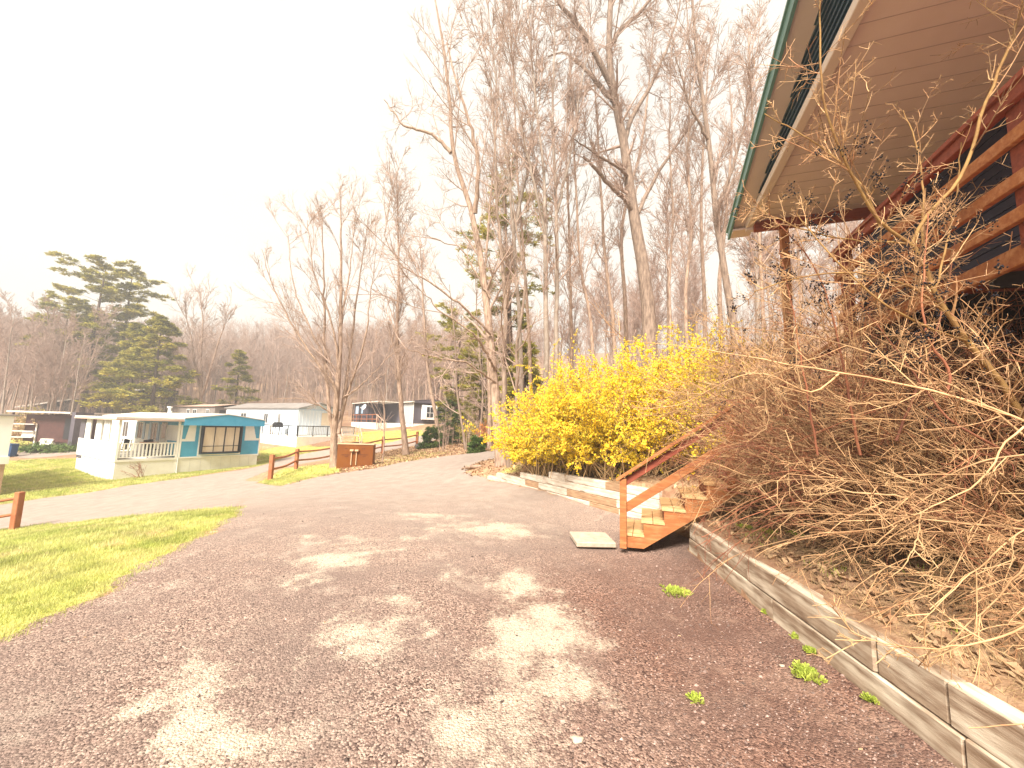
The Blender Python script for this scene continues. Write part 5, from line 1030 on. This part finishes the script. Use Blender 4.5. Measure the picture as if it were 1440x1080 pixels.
thicket('tall upright leafless stems with berries, right before the deck railing', 18, [(3.5, 3.3, 20), (3.35, 2.75, 16), (3.3, 3.9, 18)], 'brush', 2.2, .22, (-.12, -.02), (8, 5, 2), -.025, r0=.007, berries=260)
thicket('fan of olive stems rising from the bank beside the stair foot', 15, [(3.25, 4.6, 22), (3.2, 4.3, 22)], 'brush_olive', 1.35, .32, (-.12, .0), (5, 4, 0), -.03, 'brush', r0=.0055)
thicket('berry-laden thin shrub between stairs and porch post', 16, [(3.7, 4.4, 24), (4.2, 6.8, 26), (4.0, 4.4, 22), (5.0, 6.8, 30), (3.4, 3.8, 18)], 'brush', 2.5, .30, (-.1, 0), (7, 5, 2), -.03, 'brush', r0=.007, berries=900)
thicket('small bare shrub lying behind the stair rail against the forsythia', 17, [(3.7, 7.1, 34), (4.2, 7.0, 34)], 'brush', 1.7, .4, (-.2, 0), (6, 5, 2), -.05, r0=.005)
# ------------------------------------------------------------------ ground cover
g = np.random.default_rng(5)
def scatter(n, xr, yr, test):
    x = g.uniform(*xr, n); y = g.uniform(*yr, n); k = test(x, y); return x[k], y[k]
inD = lambda x, y: sdist(x, y, DRIVE)+np.where(x < 1.2, wob(x, y), 0)
inL = lambda x, y: np.minimum(sdist(x, y, LANE), sdist(x, y, LANE2))
def lawn(name, label, n, xr, yr, size, width, thr=.35):
    def t(x, y):
        gr = green(x, y); return (g.random(n) < gr*1.1) & (inD(x, y) > -.12-.25*g.random(n)**3*(g.random(n) < .3)) & (inL(x, y) > -.1) & (gr > thr*g.random(n))
    x, y = scatter(n, xr, yr, t); z = HT(x, y); v, f_, tt = blades(g, np.column_stack([x, y, z-.004]), size, width, 1, .45)
    cl = (hsh(x, y, 2.2)+hsh(x, y, 7)+1.5)/3; tt = np.clip(np.repeat(cl, 3)+g.normal(0, .18, len(tt)), 0, 1)
    tag(mesh(name, v, [f_], M['grass'], None, tint=tt), label, 'grass', kind='stuff')
lawn('lawn_grass', 'bright yellow-green grass of the near lawn beside the drive', 230000, (-9, -3), (1.5, 8.5), .045, .004)
lawn('lawn_grass', 'bright grass of the lawn around the fence end at the left', 230000, (-20, -5), (3, 16), .065, .009)
lawn('lawn_grass', 'vivid green grass below the white porch across the lane', 150000, (-36, -14), (12, 32), .09, .02)
lawn('lawn_grass', 'thin grass strip along the fence and around the brown board', 90000, (-22, -2), (13, 42), .07, .016)
lawn('lawn_grass', 'short green grass of the far lawn by the track', 20000, (-62, -34), (28, 50), .12, .04)
# leaves
def leaves(name, label, n, xr, yr, size, test, m='leaf', tilt=.5):
    x, y = scatter(n, xr, yr, test); P = np.column_stack([x, y, HT(x, y)+size*.35]); v, f_, tt = flat_bits(g, P, size, tilt); tag(mesh(name, v, [f_], M[m], None, tint=tt), label, 'leaves', kind='stuff')
leaves('fallen_leaves', 'brown fallen leaves covering the bank behind the near timber wall', 9000, (2.35, 5.5), (-.2, 5.6), .032, lambda x, y: sdist(x, y, BANK) < -.12)
leaves('fallen_leaves', 'brown fallen leaves under the forsythia and the stairs', 5000, (-1, 6), (5.6, 13), .035, lambda x, y: sdist(x, y, BANK) < -.12)
leaves('fallen_leaves', 'pinkish leaf litter between the drive and the little grove', 26000, (-9, 2), (12, 34), .05, lambda x, y: (inD(x, y) > -.15) & (inL(x, y) > .1) & (green(x, y) < .5))
leaves('fallen_leaves', 'scattered leaves and bits drifted along the edge of the drive', 3200, (-3, 2.4), (1.2, 12), .014, lambda x, y: (g.random(len(x)) < np.exp(inD(x, y)/.35)*.8+.06) & (inD(x, y) < 0), tilt=.25)
x, y = scatter(26000, (2.33, 4.6), (.4, 5.4), lambda x, y: (sdist(x, y, BANK) < -.07) & (g.random(len(x)) < np.clip(1.1-(y-1)*.2, .15, 1)))
v, f_, tt = blades(g, np.column_stack([x, y, HT(x, y)]), .12, .0016, .45, .9); tag(mesh('dry_grass', v, [f_], M['straw'], None, tint=tt), 'dry straw-coloured grass on the bank along the timber wall', 'grass', kind='stuff')
x, y = scatter(2600, (2.6, 3.6), (1.0, 5.0), lambda x, y: hsh(x, y, 3) > .25); v, f_, tt = blades(g, np.column_stack([x, y, HT(x, y)]), .06, .004, .8, .6); tag(mesh('green_grass', v, [f_], M['weed'], None, tint=tt), 'sparse green shoots among the leaves on the bank', 'grass', kind='stuff')
# pebbles on the drive
x, y = scatter(60000, (-4.3, 2.3), (1.3, 8), lambda x, y: (inD(x, y) < .05) & (g.random(len(x)) < np.clip((2.4/y)**1.5, .06, 1))); n = len(x)
s = g.uniform(.003, .009, n)*(1+(g.random(n) < .04)*1.0); o8 = np.array([(1, 0, 0), (0, 1, 0), (-1, 0, 0), (0, -1, 0), (0, 0, .8)]); a = g.uniform(0, 6.3, n); ca, sa = np.cos(a), np.sin(a)
q5 = o8[None]*g.uniform(.6, 1.3, (n, 5, 1)); X = q5[..., 0]*ca[:, None]-q5[..., 1]*sa[:, None]; Yy = q5[..., 0]*sa[:, None]*.8+q5[..., 1]*ca[:, None]*.8; v = np.stack([X, Yy, q5[..., 2]], -1)*s[:, None, None]+np.column_stack([x, y, HT(x, y)+.005])[:, None]
tf = np.array([[0, 1, 4], [1, 2, 4], [2, 3, 4], [3, 0, 4]]); tag(mesh('gravel', v.reshape(-1, 3), [(np.arange(n)[:, None, None]*5+tf).reshape(-1, 3)], M['pebble'], None, tint=np.repeat(g.random(n), 5)), 'loose reddish-grey stone chips on the drive', 'gravel', kind='stuff')
# weeds in the drive
def weed(px, py, r, label, n=46):
    p = G(px, py); p[2] = H1(p[0], p[1]); g = np.random.default_rng(px); C_ = np.stack([g.normal(0, r*.42, n), g.normal(0, r*.42, n), np.full(n, .0)], 1); Dv = np.stack([C_[:, 0]*6, C_[:, 1]*6, np.full(n, .8)], 1); v, q_, tt = tufts(g, C_, Dv, 9, .034, .0045, .45)
    o = mesh('weed_tuft', v, [q_], M['weed'], None, tint=tt); o.location = (p[0], p[1], p[2]+.006); tag(o, label, 'weed')
weed(950, 839, .13, 'broad low green weed patch on the drive before the stairs', 110); weed(1135, 950, .085, 'bushy green weed close by the near timber wall', 80); weed(978, 988, .035, 'single small light green weed out on the drive', 16); weed(1078, 868, .03, 'small weed at the foot of the wall under its first joint', 18); weed(1143, 921, .045, 'weed tuft touching the wall, just behind the bushy one', 30); weed(1120, 903, .03, 'tiny weed sprig squeezed against the wall', 14); weed(1226, 990, .035, 'yellowish weed sprig at the wall foot nearest the camera', 16)
for i, (px, py, s, lab) in enumerate(((1048, 746, .05, 'small green plant in the leaves just behind the wall, left one'), (1080, 752, .055, 'small green plant in the leaves just behind the wall, right one'), (1120, 758, .04, 'small yellow-green plant a little further along the bank'))): weed(px, py, s*1.6, lab, 30)
# rock and log
def rock(name, loc, s, label, m, cat_, seed=1):
    bm = bmesh.new(); bmesh.ops.create_icosphere(bm, subdivisions=3, radius=1); g = np.random.default_rng(seed)
    for vv_ in bm.verts:
        c = vv_.co; k_ = 1+.16*math.sin(c.x*3.1+seed)+.12*math.sin(c.y*4.3+c.z*3)+g.normal(0, .015); vv_.co = Vector((c.x*s[0]*k_, c.y*s[1]*k_, c.z*s[2]*k_))
    me = bpy.data.meshes.new(name); bm.to_mesh(me); bm.free(); me.materials.append(M[m]); o = bpy.data.objects.new(name, me); link(o); o.location = loc; return tag(o, label, cat_)
p = put(590, 630, 25); rock('boulder', (p[0], p[1], p[2]+.1), (.35, .25, .2), 'dark rounded stone at the foot of the last fence post', 'rock', 'rock', 2)
p = put(665, 655, 13.2); lg = empty('fallen_log', p, .5, 'short cut log lying in the leaves by the drive bend', 'log'); tubes('wood', [spline([(-.3, 0, .06), (0, .01, .075), (.3, 0, .07)], .065, .06, 8)], [9], M['bark'], lg)
MB().cyl((.295, 0, .07), (.303, 0, .07), .058, k=9).build('cut_end', M['dark'], lg)
# loose stones lying in the bright patches
for i, (px, py, s, lab) in enumerate(((812, 1066, .03, 'white pebble near the bottom of the drive'), (1100, 944, .016, 'small white stone scrap near the wall'), (480, 928, .014, 'small pale stone in the bright sandy patch'))):
    p = G(px, py); p[2] = H1(p[0], p[1])+.006; rock('loose_stone', (p[0], p[1], p[2]+s*.3), (s, s*.8, s*.5), lab, 'concrete', 'stone', 10+i)
# ------------------------------------------------------------------ haze in the air
if HAZE:
    hm = bpy.data.materials.new('thin_air_haze'); hm.use_nodes = True; t = hm.node_tree; t.nodes.clear(); pv = t.nodes.new('ShaderNodeVolumePrincipled'); oo = t.nodes.new('ShaderNodeOutputMaterial')
    pv.inputs['Density'].default_value = HAZE; pv.inputs['Color'].default_value = (.93, .92, .92, 1); pv.inputs['Anisotropy'].default_value = .2; t.links.new(pv.outputs[0], oo.inputs['Volume'])
    hz = MB().box(-175, 95, -12, 215, -14, 75).build('haze', hm); tag(hz, kind='stuff')
